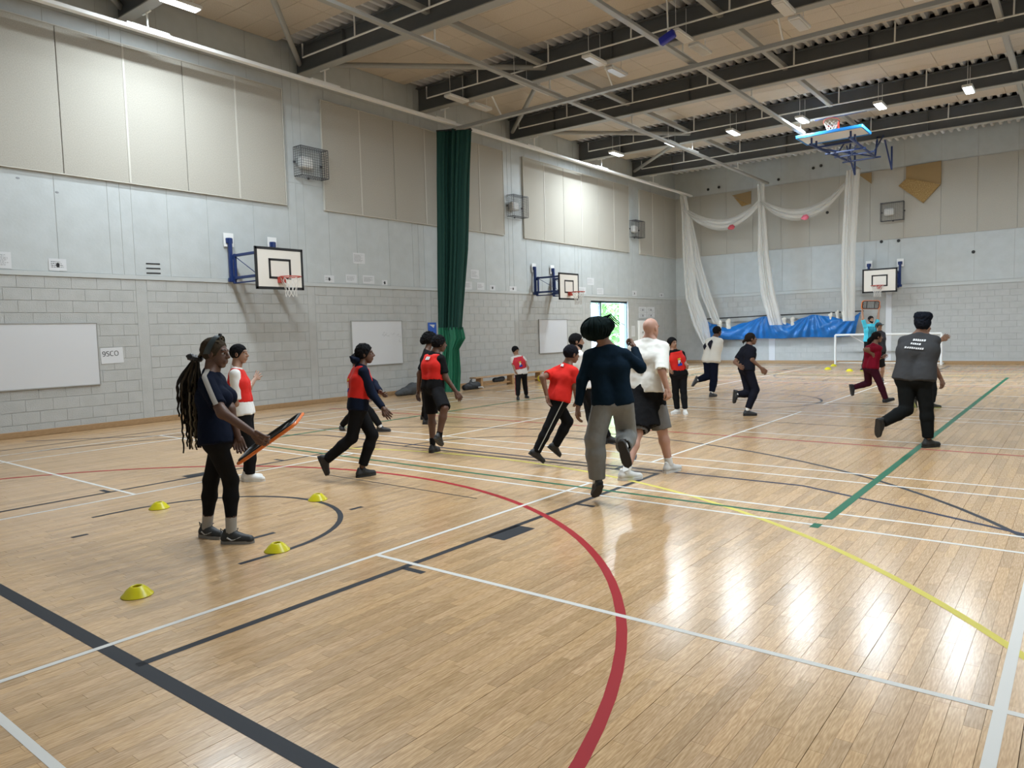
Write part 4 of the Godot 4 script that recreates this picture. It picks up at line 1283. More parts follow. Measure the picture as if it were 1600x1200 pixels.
func folded_hoop() -> void:
	var o := thing("folded_hoop", "large basketball backboard folded flat under the roof, blue edged", "basketball hoop", Vector3(-6.1, 7.25, -23.6))
	var mb := MB.new()
	mb.box(Vector3(0, 0, 0), Vector3(1.8, 0.045, 1.05), 0.008)
	var b := put("backboard", mb, mats.boardwhite, o)
	for e in [[Vector3(0, 0, 0.53), Vector3(1.84, 0.09, 0.05)], [Vector3(0, 0, -0.53), Vector3(1.84, 0.09, 0.05)], [Vector3(-0.91, 0, 0), Vector3(0.05, 0.09, 1.1)], [Vector3(0.91, 0, 0), Vector3(0.05, 0.09, 1.1)]]:
		var m := MB.new()
		m.box(e[0], e[1], 0.012)
		put("edge_padding", m, paint("bluepad", lin(0.02, 0.22, 0.62), 0.4), b)
	var rm := MB.new()
	var ring := []
	for k in 28:
		var a := TAU * k / 28.0
		ring.append(Vector3(-0.05 + cos(a) * 0.225, 0.40 + sin(a) * 0.08, 0.0 + sin(a) * 0.2))
	rm.tube(ring, 0.011, 7, true)
	rm.bar(Vector3(0.15, 0.03, 0.0), Vector3(0.15, 0.38, 0.0), 0.05, 0.05)
	put("rim", rm, mats.rim, o)
	hoop_net(o, Vector3(-0.05, 0.39, 0), 0.21, 0.34)
	var fr := MB.new()
	for s in [-1.0, 1.0]:
		for z in [-0.25, 0.25]:
			fr.bar(Vector3(s * 0.55, -0.02, z), Vector3(s * 0.55, -0.24, z), 0.05, 0.05, 0.005)
		fr.bar(Vector3(s * 0.55, -0.24, 0.4), Vector3(s * 0.42, -0.12, -3.5), 0.06, 0.06, 0.006)
		fr.bar(Vector3(s * 0.42, -0.12, -3.5), Vector3(s * 0.42, 0.6, -3.85), 0.05, 0.05, 0.006)
		fr.bar(Vector3(s * 0.55, -0.2, -0.6), Vector3(s * -0.42, -0.12, -3.4), 0.04, 0.04, 0.005)
		fr.bar(Vector3(s * 0.6, -0.1, -2.6), Vector3(s * 0.6, 0.62, -3.85), 0.04, 0.04, 0.005)
	for z in [-0.25, -1.4, -2.5, -3.5]:
		fr.bar(Vector3(-0.6, -0.22 if z > -2.0 else -0.14, z), Vector3(0.6, -0.22 if z > -2.0 else -0.14, z), 0.05, 0.05, 0.005)
	put("folding_frame", fr, mats.blueframe, o)
	for s in [-1.0, 1.0]:
		var p := MB.new()
		p.bar(Vector3(s * 0.6, 0.62, -3.9), Vector3(s * 0.6, -0.3, -5.2), 0.045, 0.045, 0.005)
		p.bar(Vector3(s * 0.6, -0.3, -5.2), Vector3(s * 0.6, 0.5, -5.2), 0.055, 0.055, 0.005)
		put("roof_leg", p, mats.blueframe, o)
	var top := MB.new()
	top.bar(Vector3(-0.5, 0.55, 0.1), Vector3(0.95, 0.55, 0.1), 0.05, 0.12, 0.006)
	put("latch_bar", top, mats.blueframe, o)


func build_hoops() -> void:
	wall_hoop(Vector3(-13.9, 3.165, -9.54), PI / 2, 1.06, "basketball hoop on blue arms above the first wall shadow, left of the curtain")
	wall_hoop(Vector3(-13.9, 3.13, -20.9), PI / 2, 1.06, "basketball hoop on blue arms between the curtain and the open door")
	wall_hoop(Vector3(-6.22, 3.2, -30.6), 0.0, 0.83, "basketball hoop on the far wall above the raised rebound frame")
	folded_hoop()
	# pulley block and cord that hang above the court
	var o := thing("pulley_cord", "white cord with a blue block hanging under the roof", "cord", Vector3(-6.75, 7.45, -13.9))
	var mb := MB.new()
	mb.tube([Vector3(0.02, 0.03, 0), Vector3(0.0, 1.2, 0.02)], 0.017, 7)
	put("cord", mb, mats.white, o)
	var b := MB.new()
	b.box(Vector3(0, 0.0, 0), Vector3(0.34, 0.16, 0.12), 0.02, Basis(Vector3(0, 0, 1), 0.35))
	put("block", b, paint("blueblock", lin(0.01, 0.02, 0.30), 0.4), o)


# ---------------------------------------------------------------- nets and curtain
func pleated(pts: Array, widths: Array, folds: float, depth: float, along: Vector3, out: Vector3, cols: int, rows_per: int, seed_: int) -> Array:
	var rows := []
	var r := RandomNumberGenerator.new()
	r.seed = seed_
	var ph := r.randf() * TAU
	var m := pts.size() - 1
	for i in m * rows_per + 1:
		var f := float(i) / rows_per
		var k := mini(int(f), m - 1)
		var t := f - k
		t = t * t * (3.0 - 2.0 * t) * 0.5 + t * 0.5
		var c: Vector3 = pts[k].lerp(pts[k + 1], t)
		var w: float = lerpf(widths[k], widths[k + 1], t)
		var row := []
		for j in cols + 1:
			var u := float(j) / cols
			var a := u * folds * TAU + ph + 0.4 * sin(f * 1.7 + u * 5.0)
			row.append(c + along * ((u - 0.5) * w + 0.02 * cos(a * 1.3)) + out * depth * sin(a) * (0.6 + 0.4 * sin(u * 9.0 + ph)))
		rows.append(row)
	return rows


func build_nets() -> void:
	# green division curtain gathered at the wall and tied low down
	var g := thing("green_curtain", "dark green division net gathered against the long wall", "curtain", Vector3(0, 0, 0))
	var ax := Vector3(0.85, 0, -0.527)
	var oz := Vector3(0.527, 0, 0.85)
	for layer in 3:
		var mb := MB.new()
		var o := Vector3(0.0, 0.0, 0.07 * (layer - 1))
		mb.sheet(pleated([Vector3(-14.12, 7.36, -15.6) + o, Vector3(-14.14, 6.0, -15.5) + o, Vector3(-14.15, 4.0, -15.4) + o, Vector3(-14.17, 2.6, -15.3) + o, Vector3(-14.16, 1.75, -15.2) + o], [0.92, 0.86, 0.78, 0.66, 0.60], 7.0, 0.07, ax, oz, 90, 8, layer + 3))
		put("net_layer", mb, mats.greennet, g)
		var lo := MB.new()
		lo.sheet(pleated([Vector3(-14.16, 1.82, -15.2) + o, Vector3(-14.05, 1.5, -15.12) + o, Vector3(-14.02, 1.2, -15.05) + o, Vector3(-14.02, 0.55, -14.95) + o, Vector3(-14.05, 0.02, -14.85) + o], [0.60, 0.66, 0.34, 0.52, 0.62], 6.0, 0.06, ax, oz, 70, 6, layer + 9))
		put("lower_skirt", lo, paint("greencloth", lin(0.010, 0.15, 0.075), 0.7), g)
	var head := MB.new()
	head.box(Vector3(-14.12, 7.34, -15.6), Vector3(1.0, 0.03, 0.2), 0.006, Basis(Vector3.UP, 0.555))
	put("header_tape", head, mats.black, g)
	# cricket nets gathered at the far ends of the tracks
	var labels := ["white cricket net hanging in the far left corner", "white cricket net hanging in the middle of the far wall", "white cricket net hanging beside the far wall hoop"]
	var drops := [
		[[[-14.12, 7.42], [-14.0, 6.6], [-13.9, 4.6], [-13.75, 2.9], [-13.35, 1.75], [-13.05, 0.85]], [0.25, 0.35, 0.5, 0.6, 0.7, 0.4]],
		[[[-10.7, 7.45], [-10.66, 6.5], [-10.6, 4.6], [-10.4, 2.9], [-10.08, 1.62]], [0.25, 0.25, 0.4, 0.5, 0.5]],
		[[[-7.15, 7.45], [-7.2, 6.7], [-7.3, 4.6], [-7.3, 3.0], [-7.28, 1.7]], [0.5, 0.5, 0.48, 0.48, 0.42]]]
	for i in 3:
		var o := thing("cricket_net", labels[i], "net", Vector3(0, 0, 0), "white cricket nets")
		for layer in 2:
			var pts := []
			for p in drops[i][0]:
				pts.append(Vector3(p[0], p[1], -30.5 + 0.1 * layer))
			var mb := MB.new()
			mb.sheet(pleated(pts, drops[i][1], 4.0, 0.06, Vector3(1, 0, 0), Vector3(0, 0, 1), 40, 8, 31 + i * 2 + layer))
			put("net_fold", mb, mats.whitenet, o)
		if i == 0:
			var mb := MB.new()
			mb.sheet(pleated([Vector3(-13.85, 6.4, -30.45), Vector3(-13.5, 4.4, -30.4), Vector3(-13.1, 3.0, -30.4), Vector3(-12.6, 1.75, -30.4)], [0.2, 0.4, 0.45, 0.35], 3.0, 0.05, Vector3(1, 0, 0), Vector3(0, 0, 1), 30, 8, 55))
			put("net_fold", mb, mats.whitenet, o)
	var sl := ["white net swag between the left and middle cricket nets", "white net swag between the middle and right cricket nets"]
	var swags := [[[-14.0, 6.75], [-13.4, 6.3], [-12.6, 5.98], [-11.9, 5.98], [-11.2, 6.3], [-10.7, 6.72]], [[-10.7, 6.72], [-10.1, 6.28], [-9.4, 6.02], [-8.7, 6.05], [-8.0, 6.38], [-7.4, 6.95]]]
	for i in 2:
		var o := thing("net_swag", sl[i], "net", Vector3(0, 0, 0), "white net swags")
		var c := Curve3D.new()
		var ps: Array = swags[i]
		for k in ps.size():
			var d := Vector3(ps[mini(k + 1, ps.size() - 1)][0] - ps[maxi(k - 1, 0)][0], ps[mini(k + 1, ps.size() - 1)][1] - ps[maxi(k - 1, 0)][1], 0) * 0.17
			c.add_point(Vector3(ps[k][0], ps[k][1], -30.45), -d, d)
		for layer in 2:
			var rows := []
			var path := c.tessellate_even_length(4, 0.12)
			for w in 9:
				var row := []
				for p in path.size():
					var f := float(p) / path.size()
					var spread := (0.14 + 0.24 * sin(f * PI)) * (1.0 - 0.25 * layer)
					row.append(path[p] + Vector3(0, spread * (w / 8.0 - 0.5) * 1.3, 0.07 * sin(w * 1.9 + f * 4.0) + 0.05 * layer))
				rows.append(row)
			var mb := MB.new()
			mb.sheet(rows)
			put("net_fold", mb, mats.whitenet, o)
	for i in 2:
		var o := thing("foam_ball", ["dark red ball caught in the left net swag", "pink ball caught in the right net swag"][i], "ball", [Vector3(-11.85, 5.78, -30.25), Vector3(-8.85, 5.84, -30.25)][i])
		var mb := MB.new()
		sdf(mb, [[1, Vector3.ZERO, Basis(), Vector3(0.13, 0.11, 0.1)], [1, Vector3(-0.1, -0.03, 0.02), Basis(), Vector3(0.06, 0.05, 0.05)]], 0.02, 0.03, [], 0.02, 14.0)
		put("ball", mb, mats.redpad if i == 0 else mats.pink, o)
	# blue cover slung along the far wall over rolled nets
	var t := thing("blue_tarpaulin", "shiny blue tarpaulin slung along the far wall", "tarpaulin", Vector3(0, 0, 0))
	var tops := [[-13.5, 1.95], [-13.0, 1.72], [-12.4, 1.55], [-11.6, 1.76], [-10.75, 2.0], [-10.2, 1.86], [-9.7, 1.66], [-9.2, 1.88], [-8.8, 2.0], [-8.2, 1.92], [-7.6, 1.78], [-7.25, 1.86], [-6.98, 2.03]]
	var rows := []
	for j in 15:
		var vv := j / 14.0
		var row := []
		for i in 131:
			var u := i / 130.0
			var x := lerpf(-13.5, -6.98, u)
			var k := 0
			while k < tops.size() - 2 and tops[k + 1][0] < x:
				k += 1
			var f: float = clampf((x - tops[k][0]) / (tops[k + 1][0] - tops[k][0]), 0.0, 1.0)
			f = f * f * (3 - 2 * f)
			var yt: float = lerpf(tops[k][1], tops[k + 1][1], f)
			var yb := 1.03 + 0.06 * u + 0.015 * sin(u * 20.0)
			var y := lerpf(yb, yt, vv)
			# folds radiate from the two high points
			var fold := 0.0
			for pk in [-10.75, -8.8, -6.98]:
				var ang := atan2(x - pk, 2.25 - y)
				fold += sin(ang * 21.0 + pk) * 0.045 * exp(-pow((x - pk) / 1.1, 2.0))
			fold += noise.get_noise_2d(x * 1.6, y * 3.0) * 0.05
			var belly := sin(vv * PI * 0.8 + 0.25) * 0.20
			var xs := x - (0.22 * (1.0 - vv) * u)
			row.append(Vector3(xs, y, -31.15 + belly + fold))
		rows.append(row)
	var tm := MB.new()
	tm.sheet(rows)
	put("cover", tm, mats.tarp, t)
	var rp := MB.new()
	rp.tube([Vector3(-13.4, 1.97, -31.2), Vector3(-10.7, 2.03, -31.2), Vector3(-8.8, 2.05, -31.2), Vector3(-6.9, 2.08, -31.2)], 0.025, 8)
	put("carrier_bar", rp, mats.black, t)
	var nr := 0
	for p in [[-12.75, 1.62, 0.35, 0.2], [-12.35, 1.66, 0.3, 0.22], [-9.95, 1.72, 0.25, 0.16], [-9.6, 1.74, 0.22, 0.15], [-8.1, 1.82, 0.2, 0.2], [-7.85, 1.86, 0.16, 0.26], [-7.62, 1.86, 0.16, 0.26], [-7.4, 1.86, 0.16, 0.24]]:
		var o := thing("net_roll", "%s bundled cream net from the far hoop above the blue tarpaulin" % ["eighth", "seventh", "sixth", "fifth", "fourth", "third", "second", "first"][nr], "net", Vector3(p[0], p[1], -31.12), "bundled nets over the tarpaulin")
		var mb := MB.new()
		sdf(mb, [[0, Vector3(-0.02, -0.15, 0), Vector3(0.02, p[3], 0.02), p[2] * 0.32, p[2] * 0.26, false, false], [0, Vector3(0.07, -0.12, 0.04), Vector3(-0.06, p[3] * 0.8, 0.04), p[2] * 0.25, p[2] * 0.2, false, false]], 0.025, 0.04, [], 0.02, 12.0)
		put("bundle", mb, mats.netroll, o)
		nr += 1
	# low white goal
	var go := thing("goal_frame", "low white indoor goal standing against the far wall", "goal", Vector3(-5.98, 0, -30.75))
	for s in [-1.0, 1.0]:
		var mb := MB.new()
		mb.tube([Vector3(s * 1.83, 0, 0.1), Vector3(s * 1.83, 1.16, 0.1)], 0.04, 12)
		put("goal_post", mb, mats.white, go)
		var st := MB.new()
		st.tube([Vector3(s * 1.3, 1.16, 0.1), Vector3(s * 0.75, 0.75, -0.25), Vector3(s * 0.75, 0.05, -0.6)], 0.025, 8)
		put("back_stay", st, mats.white, go)
	var cb := MB.new()
	cb.tube([Vector3(-1.83, 1.16, 0.1), Vector3(1.83, 1.16, 0.1)], 0.04, 12)
	put("crossbar", cb, mats.white, go)
	var gb := MB.new()
	gb.tube([Vector3(-1.83, 0.03, 0.1), Vector3(-1.83, 0.03, -0.6), Vector3(1.83, 0.03, -0.6), Vector3(1.83, 0.03, 0.1)], 0.025, 8)
	put("base_bar", gb, mats.white, go)


# ---------------------------------------------------------------- things on the floor
func bench(z0: float, z1: float, label: String) -> void:
	var l := z0 - z1
	var o := thing("gym_bench", label, "bench", Vector3(-14.25, 0, (z0 + z1) / 2), "wooden gym benches")
	var mb := MB.new()
	mb.box(Vector3(0, 0.31, 0), Vector3(0.26, 0.035, l), 0.008)
	put("seat", mb, mats.bench, o)
	var rail := MB.new()
	rail.box(Vector3(0, 0.09, 0), Vector3(0.09, 0.05, l - 0.15), 0.006)
	put("balance_beam", rail, mats.bench, o)
	for s in [-1.0, 0.0, 1.0]:
		var lg := MB.new()
		lg.plate(PackedVector2Array([Vector2(-0.12, 0), Vector2(0.12, 0), Vector2(0.1, 0.29), Vector2(-0.1, 0.29)]), 0.09, Transform3D(Basis(), Vector3(0, 0.0, s * (l / 2 - 0.3) - 0.045)))
		put("leg", lg, mats.bench, o)


func cone(at: Vector3, label: String, r := 0.098) -> void:
	var o := thing("disc_cone", label, "cone", at, "yellow disc cones")
	var k := r / 0.098
	var mb := MB.new()
	mb.lathe([Vector2(0.094, 0.004) * k, Vector2(0.098, 0.0) * k, Vector2(0.098, 0.004) * k, Vector2(0.088, 0.012) * k, Vector2(0.066, 0.040) * k, Vector2(0.042, 0.060) * k, Vector2(0.034, 0.063) * k, Vector2(0.028, 0.061) * k, Vector2(0.028, 0.055) * k], 28)
	put("shell", mb, mats.cone, o)


func rebounder(at: Transform3D, w: float, h: float, label: String) -> void:
	# a hand-held orange frame with a black strung net
	var o := thing("rebound_frame", label, "rebound net", at.origin, "orange rebound frames")
	o.basis = at.basis
	var ring := []
	var rad := 0.07
	for q in [[1, 1, 0.0], [-1, 1, 0.5], [-1, -1, 1.0], [1, -1, 1.5]]:
		for k in 7:
			var a: float = PI * (q[2] + 0.5 * k / 6.0)
			ring.append(Vector3(q[0] * (w / 2 - rad) + cos(a) * rad, q[1] * (h / 2 - rad) + sin(a) * rad, 0))
	var mb := MB.new()
	mb.tube(ring, 0.013, 10, true)
	put("frame", mb, mats.orange, o)
	var inner := []
	for p in ring:
		inner.append(p * 0.93 + Vector3(0, 0, 0.012))
	var ib := MB.new()
	ib.tube(inner, 0.013, 8, true)
	put("inner_band", ib, mats.black, o)
	var net := MB.new()
	var n := 9
	for i in n + 1:
		var f := float(i) / n * 2.0 - 1.0
		net.tube([Vector3(f * w * 0.42, -h * 0.43, 0), Vector3(f * w * 0.42, h * 0.43, 0)], 0.0035, 5)
		net.tube([Vector3(-w * 0.43, f * h * 0.42, 0.003), Vector3(w * 0.43, f * h * 0.42, 0.003)], 0.0035, 5)
	put("strings", net, mats.black, o)
	for s in [-1.0, 1.0]:
		var pad := MB.new()
		pad.box(Vector3(s * w * 0.22, 0, 0.006), Vector3(0.03, h * 0.8, 0.006), 0.002)
		put("strap", pad, mats.black, o)


func build_ground_things() -> void:
	bench(-16.2, -19.8, "wooden gym bench against the wall behind the boy")
	bench(-20.3, -23.4, "wooden gym bench against the wall left of the open door")
	var cl := ["yellow disc cone alone in front of the woman", "yellow disc cone on the black arc end by the woman's shoe", "yellow disc cone on the black arc behind the woman", "yellow disc cone at the crown of the black arc"]
	var cp := [Vector3(-4.86, 0.002, -2.13), Vector3(-4.94, 0.002, -3.24), Vector3(-7.22, 0.002, -3.43), Vector3(-6.13, 0.002, -4.52)]
	for i in 4:
		cone(cp[i], cl[i])
	cone(Vector3(-7.2, 0.002, -27.3), "pale yellow disc cone on the far floor by the goal post", 0.12)
	cone(Vector3(-7.55, 0.002, -29.4), "pale yellow disc cone furthest back before the tarpaulin", 0.12)
	cone(Vector3(-6.28, 0.002, -26.45), "pale yellow disc cone by the far man's foot", 0.12)
	var b := thing("grey_bag", "slumped dark grey bag on the floor left of the curtain", "bag", Vector3(-14.55, 0, -13.9))
	var mb := MB.new()
	sdf(mb, [[0, Vector3(0, 0.07, 0.45), Vector3(0, 0.16, -0.1), 0.07, 0.15, false, false], [0, Vector3(0, 0.16, -0.1), Vector3(0, 0.2, -0.5), 0.16, 0.11, false, false]], 0.03, 0.08, [[Vector3(0, 0.0, 0), Vector3.DOWN]], 0.03, 5.0)
	put("bag_body", mb, mats.greybag, b)
	var b2 := thing("black_bag", "black bag on the floor by the bench end", "bag", Vector3(-14.1, 0, -15.95))
	mb = MB.new()
	sdf(mb, [[0, Vector3(0, 0.08, 0.28), Vector3(0, 0.1, -0.25), 0.09, 0.12, false, false], [0, Vector3(0, 0.15, 0.1), Vector3(-0.1, 0.28, -0.15), 0.05, 0.02, false, false]], 0.025, 0.06, [[Vector3(0, 0.0, 0), Vector3.DOWN]], 0.02, 7.0)
	put("bag_body", mb, mats.bag, b2)
	mb = MB.new()
	mb.tube([Vector3(0.1, 0.05, -0.2), Vector3(0.2, 0.06, -0.28), Vector3(0.22, 0.02, -0.3)], 0.02, 6)
	put("strap", mb, mats.paper, b2)
	var b3 := thing("black_bag", "black bag tucked under the bench seat", "bag", Vector3(-14.25, 0.115, -17.4))
	mb = MB.new()
	sdf(mb, [[0, Vector3(0, 0.07, 0.2), Vector3(0, 0.08, -0.2), 0.07, 0.08, false, false]], 0.025, 0.04, [[Vector3(0, 0.0, 0), Vector3.DOWN]], 0.015, 9.0)
	put("bag_body", mb, mats.bag, b3)
	var yb := thing("yellow_ball", "yellow ball on the floor by the bench", "ball", Vector3(-13.75, 0.12, -18.95))
	mb = MB.new()
	var prof := []
	for i in 17:
		var a := -PI / 2 + PI * i / 16.0
		prof.append(Vector2(cos(a) * 0.12, sin(a) * 0.12))
	mb.lathe(prof, 24)
	put("shell", mb, mats.yellowball, yb)
	var sm := MB.new()
	var ring := []
	for k in 32:
		ring.append(Vector3(cos(TAU * k / 32.0) * 0.1195, 0.0, sin(TAU * k / 32.0) * 0.1195))
	sm.tube(ring, 0.003, 5, true)
	put("seam", sm, mats.print, yb)
	# rebound frames held by the woman and by the far man
	var p := Vector3(-5.174, 0.691, -3.098)
	var q := Vector3(-4.855, 0.969, -3.376)
	var ux := (q - p).normalized()
	var away := Vector3(-0.60, 0.20, -0.80).normalized()
	var uy := (away - ux * away.dot(ux)).normalized()
	rebounder(Transform3D(Basis(ux, uy, ux.cross(uy)), (p + q) * 0.5 + uy * 0.22), 0.56, 0.44, "orange rebound frame with black net held by the woman")
	rebounder(Transform3D(Basis(Vector3(0.786, -0.03, -0.617), Vector3(0.10, 0.94, 0.12), Vector3(0.60, -0.16, 0.78)).orthonormalized(), Vector3(-5.763, 2.22, -27.02)), 0.6, 0.27, "orange rebound frame raised overhead by the far man")


# ---------------------------------------------------------------- soft shapes: a distance field meshed as surface nets
# prim: [0, a, b, radius a, radius b, flat a, flat b] tapered capsule; [1, centre, basis, radii] ellipsoid
func sdf(mb: MB, prims: Array, cell: float, k: float, cuts := [], bump := 0.0, bfreq := 10.0) -> void:
	var lo := Vector3.ONE * 1e9
	var hi := -lo
	var boxes := []
	for p in prims:
		var a: Vector3
		var b: Vector3
		if p[0] == 0:
			var r: float = maxf(p[3], p[4])
			a = (p[1] as Vector3).min(p[2]) - Vector3.ONE * r
			b = (p[1] as Vector3).max(p[2]) + Vector3.ONE * r
		else:
			var rr: Vector3 = p[3]
			var bs: Basis = p[2]
			var e := (bs.x * rr.x).abs() + (bs.y * rr.y).abs() + (bs.z * rr.z).abs()
			a = p[1] - e
			b = p[1] + e
		boxes.append([a, b])
		lo = lo.min(a)
		hi = hi.max(b)
	var m := k + cell * 1.7 + bump
	lo -= Vector3.ONE * (m + cell)
	hi += Vector3.ONE * (m + cell)
	var nx := int((hi.x - lo.x) / cell) + 2
	var ny := int((hi.y - lo.y) / cell) + 2
	var nz := int((hi.z - lo.z) / cell) + 2
	var f := PackedFloat32Array()
	f.resize(nx * ny * nz)
	f.fill(9.0)
	var sy := nx
	var sz := nx * ny
	var quarter := 0.25 / k
	for q in prims.size():
		var p: Array = prims[q]
		var a: Vector3 = (boxes[q][0] - lo - Vector3.ONE * m) / cell
		var b: Vector3 = (boxes[q][1] - lo + Vector3.ONE * m) / cell
		var i0 := maxi(0, int(a.x))
		var i1 := mini(nx - 1, int(b.x) + 1)
		var j0 := maxi(0, int(a.y))
		var j1 := mini(ny - 1, int(b.y) + 1)
		var k0 := maxi(0, int(a.z))
		var k1 := mini(nz - 1, int(b.z) + 1)
		if p[0] == 0:
			var pa: Vector3 = p[1]
			var ab: Vector3 = p[2] - pa
			var inv := 1.0 / maxf(ab.length_squared(), 1e-9)
			var len_ := maxf(ab.length(), 1e-5)
			var ra: float = p[3]
			var dr: float = p[4] - ra
			var fa: bool = p[5]
			var fb: bool = p[6]
			for z in range(k0, k1 + 1):
				for y in range(j0, j1 + 1):
					var id := z * sz + y * sy + i0
					var w := Vector3(lo.x + i0 * cell, lo.y + y * cell, lo.z + z * cell) - pa
					for x in range(i0, i1 + 1):
						var raw := w.dot(ab) * inv
						var t := clampf(raw, 0.0, 1.0)
						var d := (w - ab * t).length() - (ra + dr * t)
						if fa and raw < 0.0:
							d = maxf(d, -raw * len_)
						if fb and raw > 1.0:
							d = maxf(d, (raw - 1.0) * len_)
						var o := f[id]
						var h := k - absf(o - d)
						if d < o:
							o = d
						if h > 0.0:
							o -= h * h * quarter
						f[id] = o
						id += 1
						w.x += cell
		else:
			var c: Vector3 = p[1]
			var bs: Basis = p[2]
			var r: Vector3 = p[3]
			var bx := bs.x
			var by := bs.y
			var bz := bs.z
			for z in range(k0, k1 + 1):
				for y in range(j0, j1 + 1):
					var id := z * sz + y * sy + i0
					var w := Vector3(lo.x + i0 * cell, lo.y + y * cell, lo.z + z * cell) - c
					for x in range(i0, i1 + 1):
						var l := Vector3(w.dot(bx) / r.x, w.dot(by) / r.y, w.dot(bz) / r.z)
						var e0 := l.length()
						var d := e0 * (e0 - 1.0) / maxf(Vector3(l.x / r.x, l.y / r.y, l.z / r.z).length(), 1e-6)
						var o := f[id]
						var h := k - absf(o - d)
						if d < o:
							o = d
						if h > 0.0:
							o -= h * h * quarter
						f[id] = o
						id += 1
						w.x += cell
	var limit := cell * 2.0 + bump
	if cuts.size() > 0 or bump > 0.0:
		for z in nz:
			for y in ny:
				var id := z * sz + y * sy
				for x in nx:
					var d := f[id]
					if d < limit:
						if d > -limit - 0.2:
							var w := Vector3(lo.x + x * cell, lo.y + y * cell, lo.z + z * cell)
							if bump > 0.0 and d > -limit:
								d += bump * noise.get_noise_3dv(w * bfreq)
							for c in cuts:
								d = maxf(d, (w - c[0]).dot(c[1]))
							f[id] = d
						elif cuts.size() > 0:
							var w := Vector3(lo.x + x * cell, lo.y + y * cell, lo.z + z * cell)
							for c in cuts:
								d = maxf(d, (w - c[0]).dot(c[1]))
							f[id] = d
					id += 1
	# surface nets
	var ids := PackedInt32Array()
	ids.resize(nx * ny * nz)
	ids.fill(-1)
	var active := PackedInt32Array()
	var off := [0, 1, sy, sy + 1, sz, sz + 1, sz + sy, sz + sy + 1]
	var near := cell * 2.2
	for z in nz - 1:
		for y in ny - 1:
			var id := z * sz + y * sy
			for x in nx - 1:
				if absf(f[id]) < near:
					var f0 := f[id]
					var f1 := f[id + 1]
					var f2 := f[id + sy]
					var f3 := f[id + sy + 1]
					var f4 := f[id + sz]
					var f5 := f[id + sz + 1]
					var f6 := f[id + sz + sy]
					var f7 := f[id + sz + sy + 1]
					var s := int(f0 < 0.0) + int(f1 < 0.0) + int(f2 < 0.0) + int(f3 < 0.0) + int(f4 < 0.0) + int(f5 < 0.0) + int(f6 < 0.0) + int(f7 < 0.0)
					if s > 0 and s < 8:
						var sum := Vector3.ZERO
						var n := 0
						if (f0 < 0.0) != (f1 < 0.0):
							sum += Vector3(f0 / (f0 - f1), 0, 0)
							n += 1
						if (f2 < 0.0) != (f3 < 0.0):
							sum += Vector3(f2 / (f2 - f3), 1, 0)
							n += 1
						if (f4 < 0.0) != (f5 < 0.0):
							sum += Vector3(f4 / (f4 - f5), 0, 1)
							n += 1
						if (f6 < 0.0) != (f7 < 0.0):
							sum += Vector3(f6 / (f6 - f7), 1, 1)
							n += 1
						if (f0 < 0.0) != (f2 < 0.0):
							sum += Vector3(0, f0 / (f0 - f2), 0)
							n += 1
						if (f1 < 0.0) != (f3 < 0.0):
							sum += Vector3(1, f1 / (f1 - f3), 0)
							n += 1
						if (f4 < 0.0) != (f6 < 0.0):
							sum += Vector3(0, f4 / (f4 - f6), 1)
							n += 1
						if (f5 < 0.0) != (f7 < 0.0):
							sum += Vector3(1, f5 / (f5 - f7), 1)
							n += 1
						if (f0 < 0.0) != (f4 < 0.0):
							sum += Vector3(0, 0, f0 / (f0 - f4))
							n += 1
						if (f1 < 0.0) != (f5 < 0.0):
							sum += Vector3(1, 0, f1 / (f1 - f5))
							n += 1
						if (f2 < 0.0) != (f6 < 0.0):
							sum += Vector3(0, 1, f2 / (f2 - f6))
							n += 1
						if (f3 < 0.0) != (f7 < 0.0):
							sum += Vector3(1, 1, f3 / (f3 - f7))
							n += 1
						var g := Vector3(f1 + f3 + f5 + f7 - f0 - f2 - f4 - f6, f2 + f3 + f6 + f7 - f0 - f1 - f4 - f5, f4 + f5 + f6 + f7 - f0 - f1 - f2 - f3)
						ids[id] = mb.vert(lo + (Vector3(x, y, z) + sum / n) * cell, g.normalized())
						active.append(id)
				id += 1
	var out := mb.idx
	for id in active:
		var inside := f[id] < 0.0
		for e in 3:
			var d1: int = [1, sy, sz][e]
			var d2: int = [sy, sz, 1][e]
			var d3: int = [sz, 1, sy][e]
			if (f[id + d1] < 0.0) == inside:
				continue
			var a := ids[id]
			var b := ids[id - d2] if id >= d2 else -1
			var c := ids[id - d2 - d3] if id >= d2 + d3 else -1
			var d := ids[id - d3] if id >= d3 else -1
			if b < 0 or c < 0 or d < 0:
				continue
			if inside:
				out.append_array(PackedInt32Array([a, c, b, a, d, c]))
			else:
				out.append_array(PackedInt32Array([a, b, c, a, c, d]))
	mb.idx = out


func field_at(prims: Array, k: float, w: Vector3) -> float:
	var o := 9.0
	for p in prims:
		var d: float
		if p[0] == 0:
			var ab: Vector3 = p[2] - p[1]
			var t := clampf((w - p[1]).dot(ab) / maxf(ab.length_squared(), 1e-9), 0.0, 1.0)
			d = (w - p[1] - ab * t).length() - lerpf(p[3], p[4], t)
		else:
			var l: Vector3 = (p[2] as Basis).transposed() * (w - p[1]) / p[3]
			d = l.length() * (l.length() - 1.0) / maxf((l / p[3]).length(), 1e-6)
		var h := maxf(k - absf(o - d), 0.0)
		o = minf(o, d) - h * h * 0.25 / k
	return o


